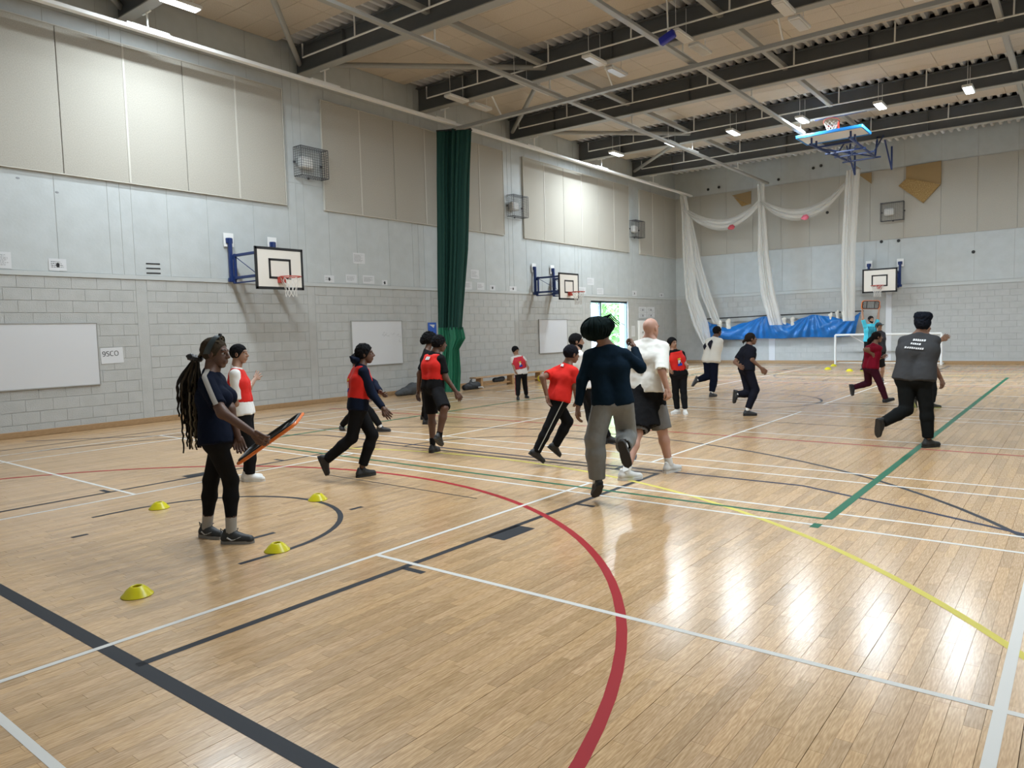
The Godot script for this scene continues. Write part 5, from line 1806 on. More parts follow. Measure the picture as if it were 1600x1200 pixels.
# a thin printed patch that lies on the cloth: marched onto the field from outside
func printed(prims: Array, k: float, c: Vector3, n: Vector3, up: Vector3, outline: Array, m: Material, parent: Node, called := "print", lift := 0.003) -> void:
	var s := up.cross(n).normalized()
	var u := n.cross(s).normalized()
	var mb := MB.new()
	var poly := PackedVector2Array(outline)
	var lo := poly[0]
	var hi := poly[0]
	for p in poly:
		lo = lo.min(p)
		hi = hi.max(p)
	var step := maxf(0.006, maxf(hi.x - lo.x, hi.y - lo.y) / 14.0)
	var cells_x := int(ceil((hi.x - lo.x) / step))
	var cells_y := int(ceil((hi.y - lo.y) / step))
	var drop := func(p: Vector2) -> Vector3:
		var w := c + s * p.x + u * p.y + n * 0.16
		for i in 24:
			var d := field_at(prims, k, w) - lift
			if d < 0.0008:
				break
			w -= n * d * 0.8
		return w
	for i in cells_x:
		for j in cells_y:
			var a := lo + Vector2(i, j) * step
			var cell := PackedVector2Array([a, a + Vector2(step, 0), a + Vector2(step, step), a + Vector2(0, step)])
			for piece in Geometry2D.intersect_polygons(cell, poly):
				var t := Geometry2D.triangulate_polygon(piece)
				for q in range(0, t.size(), 3):
					mb.tri(drop.call(piece[t[q]]), drop.call(piece[t[q + 1]]), drop.call(piece[t[q + 2]]), n)
	if mb.idx.size() > 0:
		put(called, mb, m, parent)


# ---------------------------------------------------------------- people
func cap(a: Vector3, b: Vector3, ra: float, rb: float, fa := false, fb := false) -> Array:
	return [0, a, b, ra, rb, fa, fb]


func cloth(key: String, c: Color, rough := 0.85) -> StandardMaterial3D:
	var m := paint("cloth_" + key, c, rough)
	m.metallic_specular = 0.18
	return m


func hand(mb: MB, wrist: Vector3, dir: Vector3, palm: Vector3, thumb_side: float, s: float, curl: float, cell: float, spread := 0.12) -> void:
	var d := dir.normalized()
	var n := (palm - d * palm.dot(d)).normalized()
	var t := d.cross(n) * thumb_side
	var prims := []
	prims.append(cap(wrist - d * 0.02 * s, wrist + d * 0.03 * s, 0.026 * s, 0.024 * s))
	var lens := [0.070, 0.080, 0.074, 0.058]
	for i in 4:
		var o: float = (1.5 - i) * 0.021
		var kn := wrist + (d * (0.092 - absf(i - 1.3) * 0.004) + t * o) * s
		prims.append(cap(wrist + (d * 0.015 + t * o * 0.7) * s, kn, 0.0155 * s, 0.0125 * s))
		var fd := (d + t * (1.5 - i) * spread).normalized()
		var a := curl * 0.8
		var p := kn
		for seg in 3:
			var l: float = lens[i] * [0.45, 0.32, 0.25][seg]
			var v := fd * cos(a) + n * sin(a)
			var q := p + v * l * s
			prims.append(cap(p, q, (0.0098 - seg * 0.0008) * s, (0.0092 - seg * 0.0010) * s))
			p = q
			a += curl * 0.85
	var th := wrist + (d * 0.028 + t * 0.024) * s
	var v1 := (d * 0.75 + t * 0.62 + n * 0.35 * curl).normalized()
	var p1 := th + v1 * 0.042 * s
	var v2 := (d * 0.95 + t * (0.25 - 0.3 * curl) + n * 0.5 * curl).normalized()
	prims.append(cap(wrist + d * 0.012 * s, th, 0.016 * s, 0.0135 * s))
	prims.append(cap(th, p1, 0.013 * s, 0.0105 * s))
	prims.append(cap(p1, p1 + v2 * 0.034 * s, 0.0105 * s, 0.0085 * s))
	sdf(mb, prims, cell, 0.006 * s)


func build_people() -> void:
	var skin_dark := lin(0.10, 0.046, 0.027)
	var skin_brown := lin(0.19, 0.095, 0.058)
	var skin_tan := lin(0.30, 0.165, 0.105)
	var skin_pale := lin(0.48, 0.27, 0.20)
	var black := lin(0.010, 0.010, 0.011)
	var navy := lin(0.006, 0.009, 0.020)
	var red := lin(0.62, 0.028, 0.022)
	var white := lin(0.74, 0.73, 0.70)
	person("woman", "woman in navy tee and black leggings holding the orange frame", {"skin": skin_dark, "shirt": navy, "sleeve": 0.75, "trouser": black, "tight": true, "cuff": 0.74, "sock": lin(0.34, 0.32, 0.29), "shoe": lin(0.018, 0.019, 0.02), "sole": lin(0.22, 0.21, 0.20), "hair": "braids", "haircol": lin(0.050, 0.038, 0.026), "female": true, "cell": 0.013, "curlL": 0.7, "curlR": 0.8})
	person("clapper", "boy in white tee and red bib clapping beside the woman", {"skin": skin_tan, "shirt": white, "sleeve": 0.85, "bib": red, "trouser": black, "shoe": white, "sole": white, "hair": "short", "haircol": black, "cell": 0.016, "curlL": 0.12, "spread": 0.25})
	person("walker", "boy in red bib and navy jumper striding past the whiteboard", {"skin": skin_dark, "shirt": lin(0.008, 0.012, 0.026), "sleeve": 2.0, "bib": red, "bibprint": true, "trouser": black, "shoe": lin(0.014, 0.014, 0.015), "sole": lin(0.02, 0.02, 0.02), "hair": "curly", "haircol": black, "cell": 0.016, "hood": true})
	person("walker_b", "person in dark hoodie mostly hidden behind the striding boy", {"skin": skin_dark, "shirt": lin(0.012, 0.013, 0.018), "sleeve": 2.0, "trouser": black, "shoe": lin(0.02, 0.02, 0.022), "sole": lin(0.05, 0.05, 0.05), "hair": "curly", "haircol": black, "cell": 0.024, "sock": white, "cuff": 0.9})
	person("shorts", "person in red bib, black tee and shorts before the curtain", {"skin": skin_dark, "shirt": black, "sleeve": 0.8, "bib": red, "bibmark": true, "trouser": black, "cuff": 0.0, "shoe": lin(0.014, 0.014, 0.015), "sole": lin(0.02, 0.02, 0.02), "sock": black, "hair": "curly", "haircol": black, "cell": 0.018})
	person("shorts_b", "person with puffy black hair behind the one in shorts", {"skin": skin_dark, "shirt": black, "sleeve": 2.0, "trouser": black, "shoe": black, "sole": black, "hair": "afro", "haircol": black, "cell": 0.026})
	person("bench_boy", "small boy in red bib standing before the bench", {"skin": skin_tan, "shirt": lin(0.6, 0.58, 0.55), "sleeve": 0.8, "bib": lin(0.50, 0.035, 0.05), "frontprint": true, "trouser": lin(0.012, 0.012, 0.014), "stripe": lin(0.4, 0.05, 0.06), "shoe": black, "sole": black, "hair": "bowl", "haircol": black, "cell": 0.024})
	person("beard", "bearded man in white shirt half hidden behind the runners", {"skin": skin_tan, "shirt": white, "sleeve": 0.9, "trouser": black, "shoe": black, "sole": black, "hair": "short", "beard": true, "haircol": black, "cell": 0.022, "redstripe": true})
	person("red_run", "boy in red T-shirt and striped black joggers running bent forward", {"skin": skin_brown, "shirt": red, "sleeve": 0.7, "trouser": black, "stripe": lin(0.45, 0.44, 0.40), "shoe": lin(0.014, 0.014, 0.015), "sole": lin(0.015, 0.015, 0.016), "hair": "short", "haircol": lin(0.012, 0.012, 0.016), "cell": 0.017, "backmark": true})
	person("joggers", "runner with mop of locs, navy top and grey joggers", {"skin": skin_brown, "shirt": lin(0.005, 0.014, 0.026), "sleeve": 2.0, "trouser": lin(0.20, 0.205, 0.20), "wide": 1.5, "shoe": lin(0.03, 0.03, 0.03), "sole": lin(0.018, 0.018, 0.02), "sock": white, "cuff": 0.9, "hair": "mop", "haircol": lin(0.006, 0.012, 0.012), "cell": 0.014, "curlR": 1.15, "curlL": 0.55})
	person("bald", "bald man in white tee and black shorts running away", {"skin": skin_pale, "shirt": lin(0.80, 0.79, 0.74), "sleeve": 1.0, "broad": 1.1, "loose": 0.016, "trouser": lin(0.16, 0.155, 0.15), "cuff": -0.02, "wide": 1.3, "overshort": black, "shoe": lin(0.62, 0.62, 0.60), "sole": lin(0.7, 0.7, 0.68), "sock": white, "hair": "none", "haircol": black, "cell": 0.015, "curlR": 0.9})
	person("bib_stand", "boy in red bib facing the runners, white trainers", {"skin": skin_tan, "shirt": black, "sleeve": 0.8, "sleevestripe": true, "bib": red, "frontprint": true, "trouser": lin(0.012, 0.012, 0.014), "shoe": white, "sole": white, "hair": "bowl", "haircol": black, "cell": 0.020})
	person("argyle", "person in white tee with black diamonds running away", {"skin": skin_dark, "shirt": lin(0.72, 0.70, 0.64), "sleeve": 1.0, "broad": 1.12, "loose": 0.02, "diamonds": true, "trouser": navy, "wide": 1.3, "shoe": lin(0.03, 0.03, 0.035), "sole": lin(0.06, 0.06, 0.06), "sock": white, "cuff": 0.92, "hair": "curly", "haircol": black, "cell": 0.022})
	person("black_run", "runner in black T-shirt and trousers with tied back hair", {"skin": skin_brown, "shirt": lin(0.011, 0.012, 0.018), "sleeve": 0.75, "trouser": lin(0.011, 0.012, 0.020), "wide": 1.15, "shoe": lin(0.02, 0.02, 0.022), "sole": lin(0.02, 0.02, 0.02), "sock": white, "cuff": 0.93, "hair": "tied", "haircol": lin(0.02, 0.015, 0.012), "cell": 0.020})
	person("holder", "man in turquoise shirt raising an orange frame overhead", {"skin": skin_tan, "shirt": lin(0.06, 0.40, 0.52), "sleeve": 0.9, "strips": true, "trouser": black, "shoe": black, "sole": lin(0.5, 0.5, 0.02), "hair": "short", "beard": true, "haircol": black, "cell": 0.026})
	person("maroon", "runner all in maroon with hair tied back", {"skin": skin_brown, "shirt": lin(0.20, 0.008, 0.022), "sleeve": 0.7, "trouser": lin(0.05, 0.010, 0.020), "shoe": lin(0.014, 0.014, 0.018), "sole": lin(0.02, 0.02, 0.02), "hair": "long", "haircol": lin(0.012, 0.010, 0.010), "cell": 0.020})
	person("maroon_b", "person in dark cap and shorts behind the maroon runner", {"skin": skin_tan, "shirt": lin(0.03, 0.03, 0.035), "sleeve": 0.8, "trouser": black, "cuff": -0.02, "shoe": black, "sole": white, "hair": "capped", "haircol": lin(0.035, 0.045, 0.05), "cell": 0.028})
	person("grey_tee", "runner in charcoal tee with white back print and black trousers", {"skin": skin_brown, "shirt": lin(0.052, 0.053, 0.056), "sleeve": 0.95, "broad": 1.22, "loose": 0.012, "backtext": true, "trouser": lin(0.009, 0.010, 0.010), "wide": 1.2, "shoe": lin(0.012, 0.013, 0.013), "sole": lin(0.014, 0.014, 0.014), "hair": "flat", "haircol": lin(0.010, 0.012, 0.018), "cell": 0.016, "curlR": 0.8})
	person("grey_tee_b", "person in black stretching an arm behind the charcoal tee runner", {"skin": skin_tan, "shirt": black, "sleeve": 1.0, "trouser": lin(0.012, 0.013, 0.014), "shoe": lin(0.03, 0.03, 0.02), "sole": lin(0.3, 0.3, 0.1), "hair": "short", "haircol": black, "cell": 0.024, "curlL": 0.15, "curlR": 0.15})


func person(key: String, label: String, o: Dictionary) -> void:
	var j: Dictionary = PEOPLE[key]
	var S: float = j.S
	var s := S / 1.7
	var root := thing("person", label, "person", j.at)
	var cell: float = o.cell
	var broad: float = o.get("broad", 1.0)
	var N: Vector3 = j.N
	var P: Vector3 = j.P
	var up := (N - P).normalized()
	var L: Vector3 = ((j.SL - j.SR) as Vector3).normalized()
	var Lh: Vector3 = ((j.PL - j.PR) as Vector3).normalized()
	var front := L.cross(up).normalized()
	var frontp := Lh.cross(up).normalized()
	var tl := N.distance_to(P)
	var skin := paint("skin_" + key, o.skin, 0.55)
	# --- trunk, shared by skin and clothes
	var trunk := func(g: float) -> Array:
		var b := broad
		var out := []
		out.append(cap(N - up * 0.19 * tl - L * 0.042 * S * b, N - up * 0.19 * tl + L * 0.042 * S * b, 0.070 * s + g, 0.070 * s + g))
		out.append(cap(N - up * 0.38 * tl - L * 0.052 * S * b, N - up * 0.38 * tl + L * 0.052 * S * b, 0.098 * s * b + g, 0.098 * s * b + g))
		for q in [-1.0, 1.0]:
			out.append(cap(N - up * 0.36 * tl + L * q * 0.050 * S * b, P + up * 0.12 * tl + Lh * q * 0.042 * S * b, 0.096 * s * b + g, 0.090 * s * b + g))
		out.append(cap(P + up * 0.06 * tl - Lh * 0.045 * S * b, P + up * 0.06 * tl + Lh * 0.045 * S * b, 0.098 * s * b + g, 0.098 * s * b + g))
		if o.get("female", false):
			for q in [-1.0, 1.0]:
				out.append([1, N - up * 0.40 * tl + L * q * 0.045 * S + front * 0.085 * s, Basis(), Vector3.ONE * (0.062 * s + g)])
		return out
	var arm_r := [0.050 * s * lerpf(1.0, broad, 0.6), 0.042 * s, 0.041 * s, 0.028 * s]
	var leg_r := [0.082 * s * lerpf(1.0, broad, 0.6), 0.057 * s, 0.054 * s, 0.037 * s]
	# --- skin: one continuous body
	var body := []
	body.append_array(trunk.call(0.0))
	body.append(cap(N - up * 0.03 * S, j.H - up * 0.02 * S, 0.055 * s, 0.05 * s))
	for side in ["L", "R"]:
		body.append(cap(N - up * 0.03 * S, j["S" + side], 0.05 * s, 0.052 * s))
		body.append(cap(N.lerp(j.H, 0.3), N.lerp(j["S" + side], 0.62), 0.046 * s, 0.042 * s))
		body.append(cap(j["S" + side], j["E" + side], arm_r[0], arm_r[1]))
		body.append(cap(j["E" + side], j["W" + side], arm_r[2], arm_r[3]))
		body.append(cap(j["P" + side], j["K" + side], leg_r[0], leg_r[1]))
		var calf: Vector3 = (j["K" + side] as Vector3).lerp(j["A" + side], 0.32)
		body.append(cap(j["K" + side], calf, leg_r[1] * 0.93, leg_r[2] * 1.04))
		body.append(cap(calf, j["A" + side], leg_r[2] * 1.04, leg_r[3]))
	var mb := MB.new()
	sdf(mb, body, cell, 0.03 * s)
	# --- head
	var face: Vector3 = j.face
	var hu: Vector3 = (Vector3.UP * 0.75 + up * 0.25 + (j.H - N).normalized() * 0.2)
	hu = (hu - face * hu.dot(face)).normalized()
	var hr := face.cross(hu).normalized()
	var hb := Basis(hr, hu, face)
	var hs := lerpf(0.235, S * 0.138, 0.6) / 0.235 * 1.0
	var H: Vector3 = j.H
	var at := func(x: float, y: float, z: float) -> Vector3: return H + hb * (Vector3(x, y, z) * hs)
	var head := []
	head.append([1, at.call(0, 0.022, -0.012), hb, Vector3(0.076, 0.092, 0.096) * hs])
	head.append([1, at.call(0, -0.04, 0.028), hb, Vector3(0.058, 0.075, 0.062) * hs])
	head.append(cap(at.call(-0.018, -0.096, 0.052), at.call(0.018, -0.096, 0.052), 0.02 * hs, 0.02 * hs))
	head.append(cap(at.call(0, 0.012, 0.088), at.call(0, -0.026, 0.106), 0.008 * hs, 0.0135 * hs))
	head.append(cap(at.call(-0.012, -0.03, 0.094), at.call(0.012, -0.03, 0.094), 0.010 * hs, 0.010 * hs))
	head.append(cap(at.call(-0.017, -0.058, 0.084), at.call(0.017, -0.058, 0.084), 0.0095 * hs, 0.0095 * hs))
	head.append(cap(at.call(-0.016, -0.073, 0.080), at.call(0.016, -0.073, 0.080), 0.0095 * hs, 0.0095 * hs))
	head.append(cap(at.call(-0.036, 0.022, 0.074), at.call(0.036, 0.022, 0.074), 0.014 * hs, 0.014 * hs))
	for q in [-1.0, 1.0]:
		head.append([1, at.call(q * 0.078, -0.008, -0.006), hb, Vector3(0.010, 0.031, 0.019) * hs])
	head.append(cap(at.call(0, -0.05, -0.025), N + up * 0.005, 0.053 * hs, 0.052 * s))
	sdf(mb, head, maxf(0.0055, cell * 0.45), 0.012 * hs)
	# --- hands
	for side in ["L", "R"]:
		var dir: Vector3 = j["W" + side] - j["E" + side]
		var inner := (L * (-1.0 if side == "L" else 1.0) + front * 0.35 + Vector3.DOWN * 0.1)
		hand(mb, j["W" + side], dir, inner, 1.0 if side == "L" else -1.0, s * (1.12 if cell > 0.018 else 1.0), o.get("curl" + side, 0.5), maxf(0.0042, cell * 0.36), o.get("spread", 0.1))
	put("body", mb, skin, root)
	# --- eyes
	var em := paint("eyewhite", lin(0.32, 0.30, 0.28), 0.4)
	var im := paint("iris", lin(0.012, 0.008, 0.006), 0.2)
	for q in [-1.0, 1.0]:
		var eb := MB.new()
		var prof := []
		for i in 9:
			var a := -PI / 2 + PI * i / 8.0
			prof.append(Vector2(cos(a), sin(a)) * 0.0125 * hs)
		eb.lathe(prof, 12, at.call(q * 0.030, 0.0, 0.0705))
		var ey := put("eye", eb, em, root)
		var ib := MB.new()
		ib.lathe([Vector2(0.0062, 0.0) * hs, Vector2(0.005, 0.0022) * hs, Vector2(0.0, 0.003) * hs], 10, at.call(q * 0.030, 0.0, 0.0818), hb * Basis(Vector3.RIGHT, PI / 2))
		put("iris", ib, im, ey)
		var bw := MB.new()
		bw.tube([at.call(q * 0.016, 0.026, 0.089), at.call(q * 0.034, 0.031, 0.085), at.call(q * 0.052, 0.024, 0.072)], 0.0042 * hs, 6)
		put("eyebrow", bw, paint("hairdark", lin(0.012, 0.010, 0.009), 0.8), root)
	# --- trousers
	var wide: float = o.get("wide", 1.0)
	var cuff: float = o.get("cuff", 0.95)
	var tight: bool = o.get("tight", false)
	var g := 0.006 if tight else 0.014
	var tr := []
	tr.append(cap(P + up * 0.10 * tl - Lh * 0.043 * S * broad, P + up * 0.10 * tl + Lh * 0.043 * S * broad, 0.098 * s * broad + g * 0.5, 0.098 * s * broad + g * 0.5))
	tr.append(cap(P - Lh * 0.045 * S * broad, P + Lh * 0.045 * S * broad, 0.10 * s * broad + g, 0.10 * s * broad + g))
	for side in ["L", "R"]:
		var K: Vector3 = j["K" + side]
		var A: Vector3 = j["A" + side]
		var wk := lerpf(1.0, wide, 0.8)
		if cuff <= 0.0:
			var e := K.lerp(j["P" + side], -cuff)
			tr.append(cap(j["P" + side], e, leg_r[0] * 1.05 + g, (leg_r[1] + 0.022) * wk + g, false, true))
		else:
			tr.append(cap(j["P" + side], K, leg_r[0] * lerpf(1.0, wide, 0.35) + g, leg_r[1] * wide + g))
			var e := K.lerp(A, cuff)
			var low: float = (leg_r[3] + 0.004) if tight else (leg_r[3] + 0.014) * wk
			var calf := K.lerp(A, 0.34)
			tr.append(cap(K, calf, leg_r[1] * wide + g * 0.9, leg_r[2] * 1.02 * wide + g))
			tr.append(cap(calf, e, leg_r[2] * 1.02 * wide + g, low + g * 0.5, false, true))
	mb = MB.new()
	var tmat := cloth("trouser_" + key, o.trouser)
	sdf(mb, tr, cell, 0.025 * s, [], 0.0 if tight else 0.004 * s, 15.0)
	var tro := put("trousers" if cuff > 0.0 else "shorts", mb, tmat, root)
	if o.has("overshort"):
		# black garment hanging over one side of the shorts
		mb = MB.new()
		var c0: Vector3 = P + up * 0.16 * tl
		var Kl: Vector3 = j.KL
		var Kr: Vector3 = j.KR
		sdf(mb, [cap(c0 - Lh * 0.042 * S, c0 + Lh * 0.045 * S, 0.122 * s, 0.122 * s), cap(P - Lh * 0.05 * S, P + Lh * 0.055 * S, 0.138 * s, 0.142 * s), cap(j.PL, (j.PL as Vector3).lerp(Kl, 0.93), 0.135 * s, 0.135 * s, false, true), cap(P, (P as Vector3).lerp(Kl.lerp(Kr, 0.5), 0.9), 0.14 * s, 0.13 * s, false, true), cap(j.PR, (j.PR as Vector3).lerp(Kr, 0.5), 0.13 * s, 0.10 * s, false, true)], cell, 0.03, [], 0.006, 12.0)
		put("overshorts", mb, cloth("over_" + key, o.overshort), root)
	if o.has("stripe"):
		for side in ["L", "R"]:
			var sgn := 1.0 if side == "L" else -1.0
			var pts := []
			for i in 15:
				var f := i / 14.0
				var c: Vector3 = (j["P" + side] as Vector3).lerp(j["K" + side], minf(1.0, f * 2.0)) if f < 0.5 else (j["K" + side] as Vector3).lerp(j["A" + side], (f - 0.5) * 1.75)
				var w := c + (Lh * sgn - frontp * 0.35).normalized() * 0.25
				for it in 20:
					var d := field_at(tr, 0.025 * s, w) - 0.004
					if d < 0.001:
						break
					w -= (Lh * sgn - frontp * 0.35).normalized() * d * 0.8
				pts.append(w)
			var sb := MB.new()
			sb.tube(pts, 0.006, 6)
			put("side_stripe", sb, cloth("stripe_" + key, o.stripe), tro)
	# --- shirt
	var loose: float = o.get("loose", 0.004)
	var sl: float = o.sleeve
	var sh := []
	sh.append_array(trunk.call(0.013 + loose))
	# collar and hem
	sh.append(cap(N - up * 0.06 * S, N + up * 0.004 * S, 0.068 * s, 0.06 * s, false, true))
	for q in [-1.0, 1.0]:
		sh.append(cap(P + up * 0.2 * tl + Lh * q * 0.045 * S * broad, P - up * 0.03 * tl + Lh * q * 0.05 * S * broad, 0.098 * s * broad + 0.016 + loose, 0.104 * s * broad + 0.018 + loose, false, true))
	for side in ["L", "R"]:
		var SJ: Vector3 = j["S" + side]
		var E: Vector3 = j["E" + side]
		var W: Vector3 = j["W" + side]
		sh.append(cap(N - up * 0.03 * S, SJ, 0.06 * s, 0.058 * s + loose * 0.5))
		sh.append(cap(N - up * 0.004 * S, N.lerp(SJ, 0.7), 0.055 * s, 0.054 * s))
		if sl <= 1.0:
			sh.append(cap(SJ, SJ.lerp(E, sl), arm_r[0] + 0.008 + loose * 0.5, arm_r[1] + 0.019 + loose * 0.8, false, true))
		else:
			sh.append(cap(SJ, E, arm_r[0] + 0.008, arm_r[1] + 0.012))
			sh.append(cap(E, E.lerp(W, 0.96), arm_r[2] + 0.013, arm_r[3] + 0.011, false, true))
	mb = MB.new()
	var hem := P - up * 0.045 * tl
	sdf(mb, sh, cell, 0.028 * s, [], 0.0035 * s, 16.0)
	put("shirt", mb, cloth("shirt_" + key, o.shirt), root)
	var coat := sh
	# --- bib
	if o.has("bib"):
		var bp := trunk.call(0.024 + loose) as Array
		bp.resize(bp.size() - 1)
		for side in ["L", "R"]:
			bp.append(cap(N - up * 0.05 * S, (j["S" + side] as Vector3).lerp(N, 0.22) + up * 0.008, 0.068 * s, 0.062 * s))
		bp.append(cap(P + up * 0.3 * tl - Lh * 0.04 * S, P + up * 0.3 * tl + Lh * 0.04 * S, 0.118 * s, 0.118 * s))
		mb = MB.new()
		var low := P + up * (0.22 if key != "bib_stand" else 0.06) * tl
		sdf(mb, bp, cell, 0.028 * s, [[low, -up], [N - up * 0.012 * S, (up + front * 0.22).normalized()]], 0.004 * s, 14.0)
		var bm := cloth("bib_" + key, o.bib, 0.5)
		var bo := put("bib", mb, bm, root)
		coat = bp
		var mw := cloth("printwhite", lin(0.7, 0.7, 0.7), 0.6)
		var mblue := cloth("printblue", lin(0.02, 0.05, 0.35), 0.6)
		var mdark := cloth("printdark", lin(0.02, 0.02, 0.03), 0.6)
		var my := cloth("printyellow", lin(0.6, 0.5, 0.05), 0.6)
		var dir := -front if o.has("bibprint") or o.has("bibmark") else front
		if o.has("bibprint") or o.has("frontprint"):
			var c := N - up * 0.5 * tl
			printed(coat, 0.028 * s, c, dir, up, [Vector2(-0.05, -0.075) * s, Vector2(0.05, -0.075) * s, Vector2(0.055, -0.02) * s, Vector2(-0.045, -0.03) * s], mblue, bo, "print", 0.012)
			printed(coat, 0.028 * s, c, dir, up, [Vector2(-0.03, -0.03) * s, Vector2(0.04, -0.02) * s, Vector2(0.02, 0.05) * s, Vector2(-0.035, 0.045) * s], mw, bo, "print", 0.013)
			printed(coat, 0.028 * s, c, dir, up, [Vector2(-0.01, -0.02) * s, Vector2(0.03, -0.03) * s, Vector2(0.035, 0.02) * s], mdark, bo, "print", 0.014)
			printed(coat, 0.028 * s, c, dir, up, [Vector2(-0.04, 0.055) * s, Vector2(0.035, 0.06) * s, Vector2(0.035, 0.09) * s, Vector2(-0.035, 0.085) * s], my, bo, "print", 0.013)
		if o.has("bibmark"):
			printed(coat, 0.028 * s, N - up * 0.16 * tl, dir, up, [Vector2(-0.05, -0.02) * s, Vector2(0.04, -0.02) * s, Vector2(0.05, 0.025) * s, Vector2(-0.035, 0.03) * s], mw, bo, "print", 0.012)
	var wht := cloth("printwhite", lin(0.7, 0.7, 0.7), 0.6)
	var blk := cloth("printdark", lin(0.02, 0.02, 0.03), 0.6)
	if o.has("backmark"):
		printed(sh, 0.028 * s, N - up * 0.10 * tl, (-front + up * 0.4).normalized(), up, [Vector2(-0.03, -0.015), Vector2(0.03, -0.015), Vector2(0.02, 0.02), Vector2(-0.02, 0.02)], wht, root, "neck_label", 0.010)
	if o.has("diamonds"):
		printed(sh, 0.028 * s, N - up * 0.42 * tl, -front, up, [Vector2(-0.20, 0.0), Vector2(-0.135, -0.09), Vector2(-0.07, 0.0), Vector2(-0.135, 0.09)], blk, root, "diamond_print", 0.012)
		printed(sh, 0.028 * s, N - up * 0.32 * tl, -front, up, [Vector2(-0.06, 0.0), Vector2(0.03, -0.13), Vector2(0.06, -0.05), Vector2(0.06, 0.07), Vector2(0.0, 0.12), Vector2(-0.05, 0.07)], blk, root, "diamond_print", 0.012)
	if o.has("backtext"):
		# three lines of white lettering, too blurred in the photograph to read
		var r := RandomNumberGenerator.new()
		r.seed = 12
		var lines := [[-0.075, 0.075, 0.085, 0.032], [-0.095, 0.03, 0.03, 0.03], [-0.16, 0.06, -0.03, 0.028]]
		for li in lines:
			var x: float = li[0]
			while x < li[1] - 0.01:
				var w := r.randf_range(0.018, 0.027)
				var y: float = li[2]
				var h: float = li[3]
				printed(sh, 0.028 * s, N - up * 0.34 * tl, (-front + up * 0.1).normalized(), up, [Vector2(x, y), Vector2(x + w * 0.9, y + r.randf() * 0.006), Vector2(x + w, y + h), Vector2(x + w * 0.15, y + h - r.randf() * 0.008)], wht, root, "back_print", 0.012)
				x += w + 0.003
	if o.has("strips"):
		for i in 6:
			var x := -0.13 + i * 0.052
			printed(sh, 0.028 * s, N - up * 0.5 * tl, front, up, [Vector2(x, -0.25), Vector2(x + 0.02, -0.25), Vector2(x + 0.02, 0.2), Vector2(x, 0.2)], cloth("navystripe", lin(0.01, 0.03, 0.06), 0.7), root, "shirt_stripe", 0.012)
		printed(sh, 0.028 * s, N - up * 0.85 * tl, front, up, [Vector2(-0.06, -0.05), Vector2(0.06, -0.05), Vector2(0.06, 0.05), Vector2(-0.06, 0.05)], wht, root, "badge", 0.016)
	if o.has("redstripe"):
		printed(sh, 0.028 * s, N - up * 0.3 * tl, (front - L).normalized(), up, [Vector2(-0.02, -0.1), Vector2(0.01, -0.1), Vector2(0.0, 0.1), Vector2(-0.03, 0.1)], cloth("redtrim", lin(0.4, 0.03, 0.03), 0.7), root, "trim", 0.012)
	if key == "woman" or o.has("sleevestripe"):
		for side in ["L", "R"]:
			var pts := []
			var SJ: Vector3 = j["S" + side]
			var E: Vector3 = j["E" + side]
			var outd := (L * (1.0 if side == "L" else -1.0) + up * 0.2).normalized()
			for i in 13:
				var f := i / 12.0
				var c := (N - up * 0.02 * S).lerp(SJ, 0.45 + f * 1.4) if f < 0.4 else SJ.lerp(SJ.lerp(E, sl), (f - 0.4) / 0.6)
				var dd := (outd * (0.15 + f) + up * (1.0 - f)).normalized()
				var w := c + dd * 0.2
				for it in 20:
					var d := field_at(sh, 0.028 * s, w) - 0.004
					if d < 0.001:
						break
					w -= dd * d * 0.8
				pts.append(w)
			var rows := [[], [], []]
			for i in pts.size():
				var t: Vector3 = (pts[mini(i + 1, 12)] - pts[maxi(i - 1, 0)]).normalized()
				var sd := t.cross(outd + up * 0.3).normalized() * 0.019 * s
				rows[0].append(pts[i] - sd - outd * 0.003)
				rows[1].append(pts[i] + outd * 0.003)
				rows[2].append(pts[i] + sd - outd * 0.003)
			var sb := MB.new()
			sb.sheet(rows)
			var sm := cloth("sleevestripe", lin(0.42, 0.40, 0.37), 0.7)
			sm.cull_mode = BaseMaterial3D.CULL_DISABLED
			put("sleeve_stripe", sb, sm, root)
	if o.has("hood"):
		mb = MB.new()
		sdf(mb, [cap(N + up * 0.03 * S - front * 0.04 * S - L * 0.05, N + up * 0.03 * S - front * 0.04 * S + L * 0.05, 0.04, 0.04), cap(N + up * 0.03 * S - front * 0.05 * S, N + up * 0.055 * S - front * 0.085 * S, 0.04, 0.012)], cell, 0.03)
		put("hood", mb, cloth("shirt_" + key, o.shirt), root)
	# --- socks and shoes
	var smat := paint("shoe_" + key, o.shoe, 0.6)
	var somat := paint("sole_" + key, o.sole, 0.7)
	for side in ["L", "R"]:
		var A: Vector3 = j["A" + side]
		var K: Vector3 = j["K" + side]
		var T: Vector3 = j["T" + side]
		if o.has("sock"):
			mb = MB.new()
			sdf(mb, [cap(A.lerp(K, 0.30 if cuff > 0.0 and cuff < 0.9 else 0.2), A, leg_r[3] * 1.12 + 0.005, leg_r[3] + 0.006, true, false)], minf(cell, 0.014), 0.01)
			put("sock", mb, cloth("sock_" + key, o.sock), root)
		var t := T - A
		var sh_up := (K - A).normalized()
		var tn := t.normalized()
		var un := sh_up - tn * sh_up.dot(tn)
		if un.length() < 0.15:
			un = (Lh.cross(tn)) * -1.0
			if un.dot(sh_up) < 0.0:
				un = -un
		un = un.normalized()
		var rise := clampf((0.066 * s - 0.02) / maxf(t.length(), 0.05), -0.9, 0.9)
		var fx := (tn * sqrt(1.0 - rise * rise) + un * rise).normalized()
		var fu := (un * sqrt(1.0 - rise * rise) - tn * rise).normalized()
